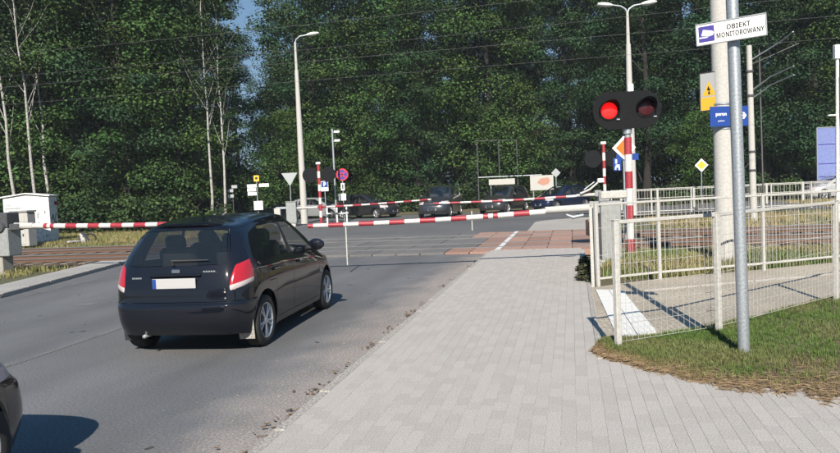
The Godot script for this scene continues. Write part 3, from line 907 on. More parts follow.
# ---------------------------------------------------------------- overhead line
func build_overhead() -> void:
	for w in [[20.72, 5.7, "contact wire over the nearer track"], [20.72, 7.1, "carrying wire over the nearer track"], [24.22, 5.7, "contact wire over the farther track"], [24.22, 7.1, "carrying wire over the farther track"]]:
		var t := start()
		var pts := []
		for k in 41:
			var v := -90.0 + k * 4.5
			var f := fposmod(v - 11.0, 55.0) / 55.0
			pts.append(R(w[0], v, w[1] - (3.0 if w[1] > 6.5 else 0.2) * 0.25 * f * (1.0 - f) * 2.0))
		tube(t, pts, [0.005], 5, false)
		var o := obj("overhead_wire", t, M.wire)
		tag(o, "dark overhead railway wire: " + w[2], "wire", "overhead wires along the railway")
	var m := thing("catenary_mast", P(12.65, 27.2, -0.1), STREET, "pale concrete railway mast with cantilever arms behind the sign post", "mast")
	tube_obj("mast", [Vector3(0, -0.1, 0), Vector3(-0.06, 6.6, 0)], [0.13, 0.10], M.concrete, m)
	for y in [6.05, 4.9, 4.6]:
		tube_obj("bracket_arm", [Vector3(0, y, 0), Vector3(0.55 if y < 5 else 0.9, y + (0.5 if y > 5 else 0.42), 0.5), Vector3(0.8, y + 0.5, 2.4)], [0.03, 0.028, 0.02], M.galv, m, 8)
	tube_obj("stay", [Vector3(0.34, -0.1, 0.05), Vector3(0.28, 6.4, 0.05)], [0.03, 0.03], M.wire, m, 6)
	tube_obj("stay", [Vector3(0.05, 5.9, 0), Vector3(1.6, 6.5, 0.2)], [0.02, 0.02], M.wire, m, 6)
	for y in [1.9, 2.6, 4.7, 5.6]:
		var c := start()
		lathe(c, [Vector2(0.145, y), Vector2(0.145, y + 0.07), Vector2(0.10, y + 0.075)], 12, Transform3D(Basis(), Vector3(-0.06 * y / 6.6, 0, 0)))
		obj("clamp", c, M.dark_box, m)
	var ins := start(true)
	var prof := []
	for k in 7:
		prof.append(Vector2(0.025, k * 0.05)); prof.append(Vector2(0.055, k * 0.05 + 0.02))
	lathe(ins, prof, 10, Transform3D(Basis(Vector3.BACK, -0.9), Vector3(0.25, 5.05, 0.2)))
	obj("insulator", ins, M.dark_box, m)
	# the two street lamps
	street_lamp(P(-6.72, 42.0), 10.75, [1.15], "tall tapered concrete street lamp with one short arm, left of centre")
	street_lamp(P(10.1, 34.0), 9.75, [-1.1, 1.1], "tall concrete street lamp with two arms above the red signal lights")
	# the big concrete pole and the white platform pole
	var cp := thing("concrete_pole", P(6.05, 14.25), 0.0, "thick round concrete pole carrying the blue direction sign", "pole")
	tube_obj("pole", [Vector3(0, -0.1, 0), Vector3(0, 2, 0), Vector3(-0.05, 9.5, 0)], [0.19, 0.185, 0.15], M.concrete, cp, 24)
	var st := start(true)
	lathe(st, [Vector2(0.2, 2.62), Vector2(0.2, 2.66)], 20)
	obj("strap", st, M.galv, cp)
	var st2 := start(true)
	lathe(st2, [Vector2(0.2, 3.1), Vector2(0.2, 3.13)], 20)
	obj("strap", st2, M.galv, cp)
	var pp := thing("platform_pole", P(14.55, 25.0), 0.0, "slim white pole with a fitting on top at the right edge", "pole")
	tube_obj("pole", [Vector3(0, -0.1, 0), Vector3(0.05, 5.7, 0)], [0.065, 0.055], M.white_paint, pp)
	box_obj("fitting", Vector3(0.05, 5.75, 0), Vector3(0.22, 0.5, 0.2), M.white_paint, pp, 0.03)
	box_obj("bracket", Vector3(-0.05, 3.6, 0), Vector3(0.5, 0.05, 0.08), M.white_paint, pp)
	tube_obj("conduit", [Vector3(0.1, 3.5, 0.05), Vector3(0.11, 4.9, 0.05)], [0.05, 0.05], M.dark_box, pp, 8)

func street_lamp(at: Vector3, h: float, arms: Array, label: String) -> void:
	var t := thing("street_lamp", at, 0.0, label, "street lamp", "concrete street lamps")
	tube_obj("post", [Vector3(0, -0.1, 0), Vector3(0, h * 0.5, 0), Vector3(0, h * 0.82, 0)], [0.21, 0.155, 0.11], M.concrete, t, 16)
	tube_obj("upper_tube", [Vector3(0, h * 0.82, 0), Vector3(0, h * 0.97, 0)], [0.085, 0.06], M.concrete, t, 12)
	for a in arms:
		var s := signf(a)
		tube_obj("arm", [Vector3(0, h * 0.965, 0), Vector3(s * 0.08, h * 0.985, 0), Vector3(s * 0.3, h, 0), Vector3(a * 0.6, h + 0.06, 0)], [0.045, 0.045, 0.042, 0.04], M.galv, t, 10)
		var st := start(true)
		var pr := []
		for k in 9:
			var f := k / 8.0
			pr.append(Vector2(0.17 * pow(sin(PI * (0.08 + 0.88 * f)), 0.55), -0.36 + 0.72 * f))
		lathe(st, pr, 14, Transform3D(Basis(Vector3.BACK, -PI / 2 + s * 0.12).scaled_local(Vector3(0.62, 1, 1)), Vector3(a * 0.6 + s * 0.36, h + 0.1, 0)))
		obj("lamp_head", st, M.white_paint, t)
	if arms.size() > 1: box_obj("junction_box", Vector3(0, 5.95, 0.13), Vector3(0.26, 0.34, 0.12), M.white_paint, t)

# ---------------------------------------------------------------- barriers
func boom(t: Node3D, a: Vector3, b: Vector3, sleeve: float, band: float, r0: float, r1: float, skip := []) -> void:   # a, b in the barrier's own frame
	var d := (b - a).normalized()
	var l := a.distance_to(b)
	var sag := func(x: float) -> Vector3: return a + d * x + Vector3(0, -0.05 * sin(PI * x / l), 0)
	var rad := func(x: float) -> float: return lerpf(r0, r1, x / l)
	tube_obj("boom_sleeve", [a - d * 0.3, a + d * sleeve], [r0 * 1.35, r0 * 1.2], M.concrete, t, 10)
	var pts := []
	var rs := []
	for k in 13:
		var x := lerpf(sleeve, l, k / 12.0)
		pts.append(sag.call(x)); rs.append(rad.call(x))
	var bo := tube_obj("boom", pts, rs, M.boom_white, t, 12)
	var x := sleeve + band
	var n := 0
	while x < l - 0.05:
		var e := minf(x + band, l)
		if n in skip:
			for h in [[0.0, 0.32], [0.62, 0.95]]:
				var x0 := lerpf(x, e, h[0])
				var x1 := lerpf(x, e, h[1])
				tube_obj("red_band", [sag.call(x0), sag.call(x1)], [rad.call(x0) + 0.003, rad.call(x1) + 0.003], M.red_paint, bo, 12)
		else:
			tube_obj("red_band", [sag.call(x), sag.call((x + e) / 2), sag.call(e)], [rad.call(x) + 0.003, rad.call((x + e) / 2) + 0.003, rad.call(e) + 0.003], M.red_paint, bo, 12)
		x += band * 2.0
		n += 1

func build_barriers() -> void:
	var grp := "half-barriers closed across the road"
	# near side, right
	var o := P(3.95, 15.25)
	var t := thing("boom_barrier", o, 0.0, "near red and white barrier boom reaching over the road from the right, beside the pavement", "barrier", grp)
	box_obj("cabinet", Vector3(0.05, 0.62, 0), Vector3(0.42, 1.24, 0.5), M.grey_box, t, 0.02)
	box_obj("cabinet_lid", Vector3(0.05, 1.265, 0), Vector3(0.47, 0.05, 0.55), M.grey_box, t, 0.015)
	box_obj("base", Vector3(0.05, -0.02, 0), Vector3(0.55, 0.16, 0.62), M.concrete, t, 0.02)
	var a := P(3.62, 15.2, 1.17) - o
	var b := P(-2.45, 15.75, 1.02) - o
	boom(t, a, b, 0.95, 0.335, 0.062, 0.045, [1])
	box_obj("hinge", Vector3(-0.25, 1.16, 0.05), Vector3(0.2, 0.26, 0.2), M.grey_box, t, 0.02)
	box_obj("counterweight", Vector3(0.1, 1.42, 0.28), Vector3(0.55, 0.16, 0.1), M.fence_paint, t, 0.02)
	tube_obj("lever", [Vector3(-0.5, 1.02, 0.1), Vector3(-0.72, 0.98, 0.1), Vector3(-0.86, 1.04, 0.1)], [0.03, 0.045, 0.02], M.galv, t, 8)
	box_obj("foot_box", Vector3(-0.2, 0.72, -0.25), Vector3(0.3, 0.34, 0.3), M.slab_red[0], t, 0.02)
	tube_obj("support_rod", [P(-1.62, 15.68, 1.0) - o, P(-1.62, 15.68, 0.13) - o], [0.016, 0.016], M.fence_paint, t, 8)
	tube_obj("warning_rod", [P(1.12, 15.43, 1.2) - o, P(1.12, 15.43, 0.78) - o], [0.012, 0.012], M.fence_paint, t, 8)
	# near side, left
	o = P(-11.15, 19.2, -0.05)
	t = thing("boom_barrier", o, STREET, "dark grey barrier machine with boom at the left edge, partly behind the black car", "barrier", grp)
	box_obj("pedestal", Vector3(-0.06, 0.2, 0), Vector3(0.36, 0.55, 0.4), M.kerb, t, 0.02)
	box_obj("cabinet", Vector3(-0.05, 0.85, 0), Vector3(0.86, 0.75, 0.5), M.grey_box, t, 0.025)
	box_obj("cabinet_top", Vector3(-0.05, 1.43, 0), Vector3(0.84, 0.41, 0.48), M.dark_box, t, 0.03)
	box_obj("door_panel", Vector3(0.0, 0.84, 0.255), Vector3(0.2, 0.5, 0.016), M.kerb, t, 0.004)
	box_obj("hinge", Vector3(0.5, 1.24, 0.05), Vector3(0.32, 0.18, 0.22), M.dark_box, t, 0.03)
	tube_obj("hinge_disc", [Vector3(0.18, 1.26, 0.25), Vector3(0.18, 1.26, 0.31)], [0.15, 0.13], M.dark_box, t, 14)
	boom(t, Vector3(0.75, 1.26, 0.05), Vector3(7.6, 1.2, 0.4), 0.3, 0.34, 0.07, 0.05, [0])
	# far side, right
	o = P(8.35, 34.0)
	t = thing("boom_barrier", o, 0.0, "far barrier boom beyond the tracks, reaching left from behind the fence corner", "barrier", grp)
	box_obj("cabinet", Vector3(0.35, 0.6, 0), Vector3(0.5, 1.2, 0.5), M.grey_box, t, 0.02)
	box_obj("hinge", Vector3(0.1, 1.1, 0), Vector3(0.3, 0.3, 0.25), M.grey_box, t, 0.02)
	boom(t, Vector3(-0.1, 1.05, 0), Vector3(-7.65, 0.97, 0.0), 0.8, 0.5, 0.06, 0.045)
	tube_obj("counterweight_arm", [Vector3(-0.75, 1.12, 0.15), Vector3(-0.3, 1.3, 0.15), Vector3(0.1, 1.62, 0.15)], [0.06, 0.05, 0.05], M.fence_paint, t, 8)
	box_obj("counterweight", Vector3(0.22, 1.7, 0.15), Vector3(0.3, 0.2, 0.2), M.white_paint, t, 0.02)
	tube_obj("counterweight_arm", [Vector3(-0.5, 1.3, -0.15), Vector3(0.0, 1.65, -0.15)], [0.03, 0.03], M.galv, t, 8)
	# far side, left
	o = P(-6.95, 39.3)
	t = thing("boom_barrier", o, 0.0, "far barrier boom beyond the tracks, reaching right from the street lamp on the left", "barrier", grp)
	box_obj("cabinet", Vector3(0, 0.7, 0), Vector3(0.55, 1.15, 0.5), M.grey_box, t, 0.02)
	box_obj("cabinet_lid", Vector3(0, 1.295, 0), Vector3(0.6, 0.04, 0.55), M.grey_box, t, 0.01)
	box_obj("pedestal", Vector3(0, 0.05, 0), Vector3(0.4, 0.26, 0.4), M.concrete, t, 0.02)
	box_obj("counterweight", Vector3(-0.78, 0.66, 0), Vector3(0.34, 0.62, 0.3), M.fence_paint, t, 0.02)
	box_obj("counterweight_arm", Vector3(-0.45, 0.98, 0.1), Vector3(0.8, 0.12, 0.08), M.galv, t, 0.01)
	boom(t, Vector3(0.4, 0.92, 0), Vector3(7.65, 1.04, -2.6), 0.5, 0.5, 0.06, 0.045)
	# white guard rail beside it
	var g := thing("guard_rail", P(-5.0, 40.6), 0.0, "short white guard rail under the camera pole", "rail")
	for x in [-0.2, 0.35, 0.9]: tube_obj("post", [Vector3(x, -0.05, 0), Vector3(x, 0.95, 0)], [0.05, 0.05], M.white_paint, g, 8)
	for y in [0.5, 0.9]: tube_obj("rail", [Vector3(-0.3, y, 0.06), Vector3(1.0, y, 0.06)], [0.04, 0.04], M.white_paint, g, 8)

# ---------------------------------------------------------------- signals
func banded_mast(t: Node3D, h: float, r: float, bands: int, first_red: bool) -> void:
	for k in bands:
		var red := (k % 2 == 0) == first_red
		tube_obj("red_band" if red else "white_band", [Vector3(0, h * k / bands, 0), Vector3(0, h * (k + 1) / bands, 0)], [r], M.red_paint if red else M.boom_white, t, 16)
func build_signals() -> void:
	var t := thing("crossing_signal", P(4.74, 16.2), 0.0, "twin-light crossing signal on a red and white mast, left light glowing red", "signal")
	box_obj("footing", Vector3(0, -0.05, 0), Vector3(0.4, 0.14, 0.4), M.concrete, t, 0.02)
	banded_mast(t, 2.66, 0.083, 7, true)
	tube_obj("mast", [Vector3(0, 2.66, 0), Vector3(0, 3.62, 0)], [0.07, 0.07], M.galv, t, 14)
	tube_obj("collar", [Vector3(0, 2.74, 0), Vector3(0, 2.86, 0)], [0.1, 0.1], M.galv, t, 14)
	var out := []
	for k in 40:
		var an := TAU * k / 40.0
		var c := Vector2(0.36 * signf(cos(an)), 0)
		var p := c + Vector2(cos(an), sin(an)) * 0.40
		p.y = clampf(p.y * 1.06, -0.42, 0.40)
		out.append(p + Vector2(-0.03, 3.27))
	plate_obj("backboard", out, 0.10, 0.125, M.signal_black, t)
	for sx in [-1, 1]:
		var c := Vector3(-0.03 + sx * 0.41, 3.26 + (0.0 if sx < 0 else 0.03), 0.125)
		var u := Node3D.new()
		u.name = "light_unit"; t.add_child(u, true)
		u.position = c
		tube_obj("housing", [Vector3(0, 0, -0.18), Vector3(0, 0, 0.02)], [0.22, 0.22], M.signal_black, u, 24)
		var lens := start(true)
		var pr := []
		for k in 7: pr.append(Vector2(0.185 * cos(k / 6.0 * PI / 2), 0.025 + 0.045 * sin(k / 6.0 * PI / 2)))
		lathe(lens, pr, 28, Transform3D(Basis(Vector3.RIGHT, PI / 2), Vector3.ZERO))
		var lm: StandardMaterial3D
		if sx < 0:
			lm = mat(lin(0.6, 0.02, 0.02), 0.3)
			lm.emission_enabled = true; lm.emission = Color(1.0, 0.06, 0.05); lm.emission_energy_multiplier = 0.40
		else:
			lm = mat(lin(0.045, 0.008, 0.012), 0.22)
		obj("lens", lens, lm, u)
		var hood := start(true)
		for k in 22:
			var t0 := deg_to_rad(-25.0 + 230.0 * k / 22.0)
			var t1 := deg_to_rad(-25.0 + 230.0 * (k + 1) / 22.0)
			var f := func(an: float, z: float, r: float) -> Vector3: return Vector3(cos(an) * r, sin(an) * r, z)
			var z0 := 0.10 + 0.22 * maxf(0.0, sin(t0))
			var z1 := 0.10 + 0.22 * maxf(0.0, sin(t1))
			for r in [0.21, 0.219]:
				quad(hood, f.call(t0, 0.0, r), f.call(t1, 0.0, r), f.call(t1, z1, r), f.call(t0, z0, r), Vector3(0, 0, 0.1))
		obj("visor", hood, M.signal_black, u)
		box_obj("bracket", Vector3(0.2, -0.2, 0.02), Vector3(0.07, 0.03, 0.03), M.galv, u)
		if sx < 0:
			var l := OmniLight3D.new()
			l.name = "glow"; u.add_child(l)
			l.position = Vector3(0, 0, 0.12); l.light_color = Color(1.0, 0.08, 0.05); l.light_energy = 0.03; l.light_size = 0.17; l.omni_range = 30.0; l.omni_attenuation = 2.0; l.shadow_enabled = true
	# the same signals for the other direction, seen from behind
	var f := thing("crossing_signal", P(8.95, 34.6), 0.0, "slim red and white mast seen from behind, left of the glowing signal's mast", "signal")
	banded_mast(f, 3.4, 0.075, 9, true)
	box_obj("cap", Vector3(-0.02, 3.48, 0), Vector3(0.26, 0.14, 0.2), M.boom_white, f, 0.02)
	plate_obj("backboard", ngon(24, 0.42, Vector2(-0.5, 2.75)), -0.12, -0.10, M.signal_black, f)
	plate_obj("backboard", ngon(24, 0.42, Vector2(0.5, 2.75)), -0.12, -0.10, M.signal_black, f)
	f = thing("crossing_signal", P(-5.42, 39.6), 0.0, "red and white mast with dark backs of lights beside the left street lamp", "signal")
	banded_mast(f, 3.25, 0.085, 9, true)
	box_obj("cap", Vector3(0, 3.33, 0), Vector3(0.26, 0.14, 0.2), M.boom_white, f, 0.02)
	plate_obj("backboard", ngon(24, 0.42, Vector2(-0.5, 2.7)), -0.12, -0.10, M.signal_black, f)
	plate_obj("backboard", ngon(24, 0.42, Vector2(0.5, 2.7)), -0.12, -0.10, M.signal_black, f)

# ---------------------------------------------------------------- signs
func post_for(t: Node3D, h: float, r := 0.03, m: Material = M.galv) -> void:
	tube_obj("post", [Vector3(0, -0.1, 0), Vector3(0, h, 0)], [r], m, t, 12)
func diamond(t: Node3D, y: float, d: float, face: Material, z := 0.05) -> void:
	plate_obj("sign_border", ngon(4, d, Vector2(0, y)), z, z + 0.008, M.sign_white, t)
	plate_obj("sign_face", ngon(4, d * 0.70, Vector2(0, y)), z + 0.008, z + 0.011, face, t)
func build_signs() -> void:
	# surveillance sign on the galvanised post in front
	var t := thing("sign_post", P(2.985, 6.67), 0.0, "galvanised steel post with a surveillance sign, standing in the grass", "sign post")
	tube_obj("post", [Vector3(0, -0.1, 0), Vector3(-0.02, 1.7, 0), Vector3(-0.05, 3.75, 0)], [0.053, 0.053, 0.053], M.galv, t, 28)
	var s := Node3D.new()
	s.name = "sign_panel"; t.add_child(s)
	s.position = Vector3(-0.10, 3.045, 0.085); s.rotation = Vector3(0, -0.52, 0.035)
	plate_obj("panel", rect(0.575, 0.182), -0.012, 0.0, M.sign_white, s)
	var rim := start()
	for q in [[Vector3(0, 0.095, -0.004), Vector3(0.594, 0.010, 0.022)], [Vector3(0, -0.095, -0.004), Vector3(0.594, 0.010, 0.022)], [Vector3(-0.292, 0, -0.004), Vector3(0.010, 0.18, 0.022)], [Vector3(0.292, 0, -0.004), Vector3(0.010, 0.18, 0.022)]]: box(rim, q[0], q[1], 0.002)
	obj("rim", rim, M.sign_grey, s)
	plate_obj("blue_field", rect(0.135, 0.142, Vector2(-0.205, 0)), 0.0, 0.002, M.sign_purple, s)
	var cam := start()
	plate(cam, [Vector2(-0.25, -0.012), Vector2(-0.232, 0.04), Vector2(-0.155, 0.022), Vector2(-0.14, 0.005), Vector2(-0.15, -0.018), Vector2(-0.19, -0.026)], 0.002, 0.004)
	plate(cam, [Vector2(-0.268, -0.036), Vector2(-0.268, -0.024), Vector2(-0.205, -0.028), Vector2(-0.19, -0.036)], 0.002, 0.004)
	obj("camera_symbol", cam, M.sign_white, s)
	letters("lettering", "OBIEKT", 0.062, Vector3(0.065, 0.031, 0.0012), M.ink, s, 0.92)
	letters("lettering", "MONITOROWANY", 0.062, Vector3(0.075, -0.034, 0.0012), M.ink, s, 0.76)
	plate_obj("small_print", rect(0.10, 0.006, Vector2(-0.06, 0.076)), 0.0, 0.001, M.sign_grey, s)
	plate_obj("small_print", rect(0.028, 0.008, Vector2(0.25, 0.072)), 0.0, 0.001, M.sign_grey, s)
	for y in [3.01, 3.08]:
		var st := start(true)
		lathe(st, [Vector2(0.054, y - 0.012), Vector2(0.059, y - 0.010), Vector2(0.059, y + 0.010), Vector2(0.054, y + 0.012)], 20, Transform3D(Basis(), Vector3(-0.04, 0, 0)))
		obj("clamp", st, M.galv, t)
	# blue platform sign and the yellow warning sign on the concrete pole
	t = thing("platform_sign", P(6.08, 14.02, 2.86), 0.06, "blue sign reading peron with a white arrow, on the concrete pole", "sign")
	var ps := plate_obj("panel", rect(0.76, 0.385), -0.015, 0.0, M.sign_blue, t)
	ps.rotation.z = -0.01
	letters("lettering", "peron", 0.088, Vector3(-0.16, 0.045, 0.001), M.sign_white, t, 0.9)
	letters("lettering", "platform", 0.04, Vector3(-0.16, -0.085, 0.001), M.sign_white, t, 0.85, false)
	plate_obj("arrow", [Vector2(0.2, -0.012), Vector2(0.29, -0.012), Vector2(0.265, -0.06), Vector2(0.30, -0.06), Vector2(0.345, 0.004), Vector2(0.30, 0.068), Vector2(0.265, 0.068), Vector2(0.29, 0.02), Vector2(0.2, 0.02)], 0.0, 0.002, M.sign_white, t)
	t = thing("warning_sign", P(5.80, 14.27, 3.38), -0.85, "narrow warning sign with a yellow triangle, turned left on the concrete pole", "sign")
	plate_obj("panel", rect(0.36, 0.74), -0.01, 0.0, M.plate_white, t)
	plate_obj("triangle", [Vector2(-0.14, -0.08), Vector2(0.14, -0.08), Vector2(0, 0.2)], 0.0, 0.002, M.sign_yellow, t)
	plate_obj("yellow_field", rect(0.34, 0.25, Vector2(0, -0.235)), 0.0, 0.002, M.sign_yellow, t)
	plate_obj("symbol", [Vector2(-0.02, -0.06), Vector2(0.03, -0.05), Vector2(0.005, 0.02), Vector2(0.035, 0.02), Vector2(-0.01, 0.11), Vector2(-0.04, 0.03), Vector2(-0.005, 0.02)], 0.002, 0.004, M.ink, t)
	var wr := start()
	for q in [[Vector3(0, 0.37, -0.004), Vector3(0.38, 0.016, 0.022)], [Vector3(0, -0.37, -0.004), Vector3(0.38, 0.016, 0.022)], [Vector3(-0.182, 0, -0.004), Vector3(0.016, 0.724, 0.022)], [Vector3(0.182, 0, -0.004), Vector3(0.016, 0.724, 0.022)]]: box(wr, q[0], q[1], 0.003)
	obj("rim", wr, M.dark_box, t)
	# priority diamond and blue plates behind the signal mast
	t = thing("sign_post", P(5.78, 20.2, 0.12), 0.0, "orange and white priority diamond over blue plates, half behind the signal mast", "sign post")
	post_for(t, 2.8)
	diamond(t, 2.48, 0.33, M.sign_orange)
	box_obj("blue_panel", Vector3(0.1, 2.22, 0.03), Vector3(0.62, 0.18, 0.012), M.sign_blue, t, 0.002)
	box_obj("white_panel", Vector3(-0.2, 2.03, 0.055), Vector3(0.22, 0.36, 0.012), M.sign_blue, t, 0.002)
	var pic := start()
	plate(pic, rect(0.05, 0.12, Vector2(-0.23, 2.11)), 0.062, 0.064)
	plate(pic, rect(0.11, 0.08, Vector2(-0.19, 1.98)), 0.062, 0.064)
	plate(pic, rect(0.035, 0.08, Vector2(-0.25, 1.92)), 0.062, 0.064)
	plate(pic, rect(0.035, 0.08, Vector2(-0.15, 1.91)), 0.062, 0.064)
	obj("pictogram", pic, M.sign_white, t)
	# yellow diamond far right
	t = thing("sign_post", P(17.7, 45.0), 0.0, "small yellow diamond sign on a thin post at the trees on the right", "sign post")
	post_for(t, 2.4)
	diamond(t, 2.35, 0.42, M.sign_yellow)
	# signs on the far left
	t = thing("sign_post", P(-10.1, 45.2), 0.0, "white direction boards on a post with a yellow plate on top", "sign post")
	post_for(t, 2.95)
	for q in [[Vector2(-0.31, 2.32), 0.58], [Vector2(-0.33, 2.08), 0.55], [Vector2(-0.31, 1.83), 0.55], [Vector2(0.45, 2.34), 0.62]]:
		plate_obj("direction_board", rect(q[1], 0.2, q[0]), 0.03, 0.045, M.sign_white, t)
		plate_obj("lettering", rect(q[1] * 0.7, 0.05, q[0]), 0.045, 0.047, M.sign_grey, t)
	plate_obj("top_plate", rect(0.34, 0.38, Vector2(0, 2.78)), 0.03, 0.045, M.sign_yellow, t)
	plate_obj("emblem", ngon(6, 0.09, Vector2(0, 2.79)), 0.045, 0.048, M.ink, t)
	box_obj("white_box", Vector3(0.06, 1.08, 0.08), Vector3(0.56, 0.56, 0.16), M.sign_white, t, 0.01)
	t = thing("sign_post", P(-12.1, 47.0), 0.0, "dark post with two small white boards left of the direction signs", "sign post")
	post_for(t, 2.4, 0.03, M.dark_box)
	plate_obj("direction_board", rect(0.4, 0.2, Vector2(0.15, 2.35)), 0.03, 0.045, M.sign_grey, t)
	plate_obj("direction_board", rect(0.34, 0.2, Vector2(-0.12, 2.1)), 0.03, 0.045, M.sign_grey, t)
	plate_obj("direction_board", rect(0.36, 0.2, Vector2(-0.12, 1.75)), 0.03, 0.045, M.sign_grey, t)
	t = thing("sign_post", P(-7.95, 44.8), 0.0, "grey back of a triangular give way sign left of the street lamp", "sign post")
	post_for(t, 3.0)
	plate_obj("triangle", [Vector2(-0.5, 3.02), Vector2(0, 2.2), Vector2(0.5, 3.02)], 0.035, 0.045, M.sign_grey, t)
	t = thing("sign_post", P(-5.75, 44.4), 0.0, "blue and white parking sign on a short post", "sign post")
	post_for(t, 2.3)
	plate_obj("panel", rect(0.44, 0.62, Vector2(0, 2.1)), 0.035, 0.045, M.sign_white, t)
	plate_obj("blue_field", rect(0.40, 0.36, Vector2(0, 2.2)), 0.045, 0.048, M.sign_blue, t)
	letters("lettering", "P", 0.34, Vector3(0, 2.2, 0.048), M.sign_white, t)
	t = thing("sign_post", P(-4.45, 42.6), 0.0, "round blue and red no stopping sign over two small plates", "sign post")
	post_for(t, 3.05)
	plate_obj("red_ring", ngon(28, 0.36, Vector2(0, 2.72)), 0.035, 0.042, M.sign_red, t)
	plate_obj("blue_face", ngon(28, 0.29, Vector2(0, 2.72)), 0.042, 0.045, M.sign_purple, t)
	for an in [PI / 4, -PI / 4]:
		var b := plate_obj("red_bar", rect(0.56, 0.07), 0.045, 0.048, M.sign_red, t)
		b.rotation.z = an; b.position.y = 2.72
	plate_obj("small_plate", rect(0.22, 0.42, Vector2(0, 2.0)), 0.035, 0.042, M.sign_white, t)
	plate_obj("small_arrow", rect(0.08, 0.28, Vector2(0, 2.0)), 0.042, 0.045, M.ink, t)
	plate_obj("small_plate", rect(0.42, 0.4, Vector2(-0.05, 1.4)), 0.035, 0.042, M.sign_white, t)
	t = thing("camera_pole", P(-4.75, 41.2), 0.0, "thin grey pole carrying two small white cameras", "pole")
	post_for(t, 5.3, 0.055, M.galv)
	for y in [5.1, 4.6]:
		tube_obj("camera_arm", [Vector3(0, y, 0), Vector3(0.16, y, 0)], [0.02, 0.02], M.galv, t, 6)
		box_obj("camera", Vector3(0.26, y + 0.03, 0), Vector3(0.32, 0.14, 0.14), M.white_paint, t, 0.02)
	# blue board at the right edge
	t = thing("notice_board", P(26.2, 45.0), 0.0, "large pale blue notice board at the right edge, before the trees", "board")
	box_obj("panel", Vector3(0, 2.4, 0), Vector3(2.5, 3.85, 0.08), M.board_blue, t, 0.02)
	for x in [-0.95, 0.95]: tube_obj("post", [Vector3(x, -0.1, -0.1), Vector3(x, 3.9, -0.1)], [0.06, 0.06], M.galv, t, 10)
	for y in [1.3, 2.1, 3.3]: box_obj("seam", Vector3(0, y, 0.046), Vector3(2.4, 0.05, 0.012), M.sign_purple, t)
	box_obj("rim", Vector3(-1.27, 2.4, 0), Vector3(0.05, 3.9, 0.11), M.galv, t)
	box_obj("rim", Vector3(0, 4.35, 0), Vector3(2.5, 0.05, 0.11), M.galv, t)

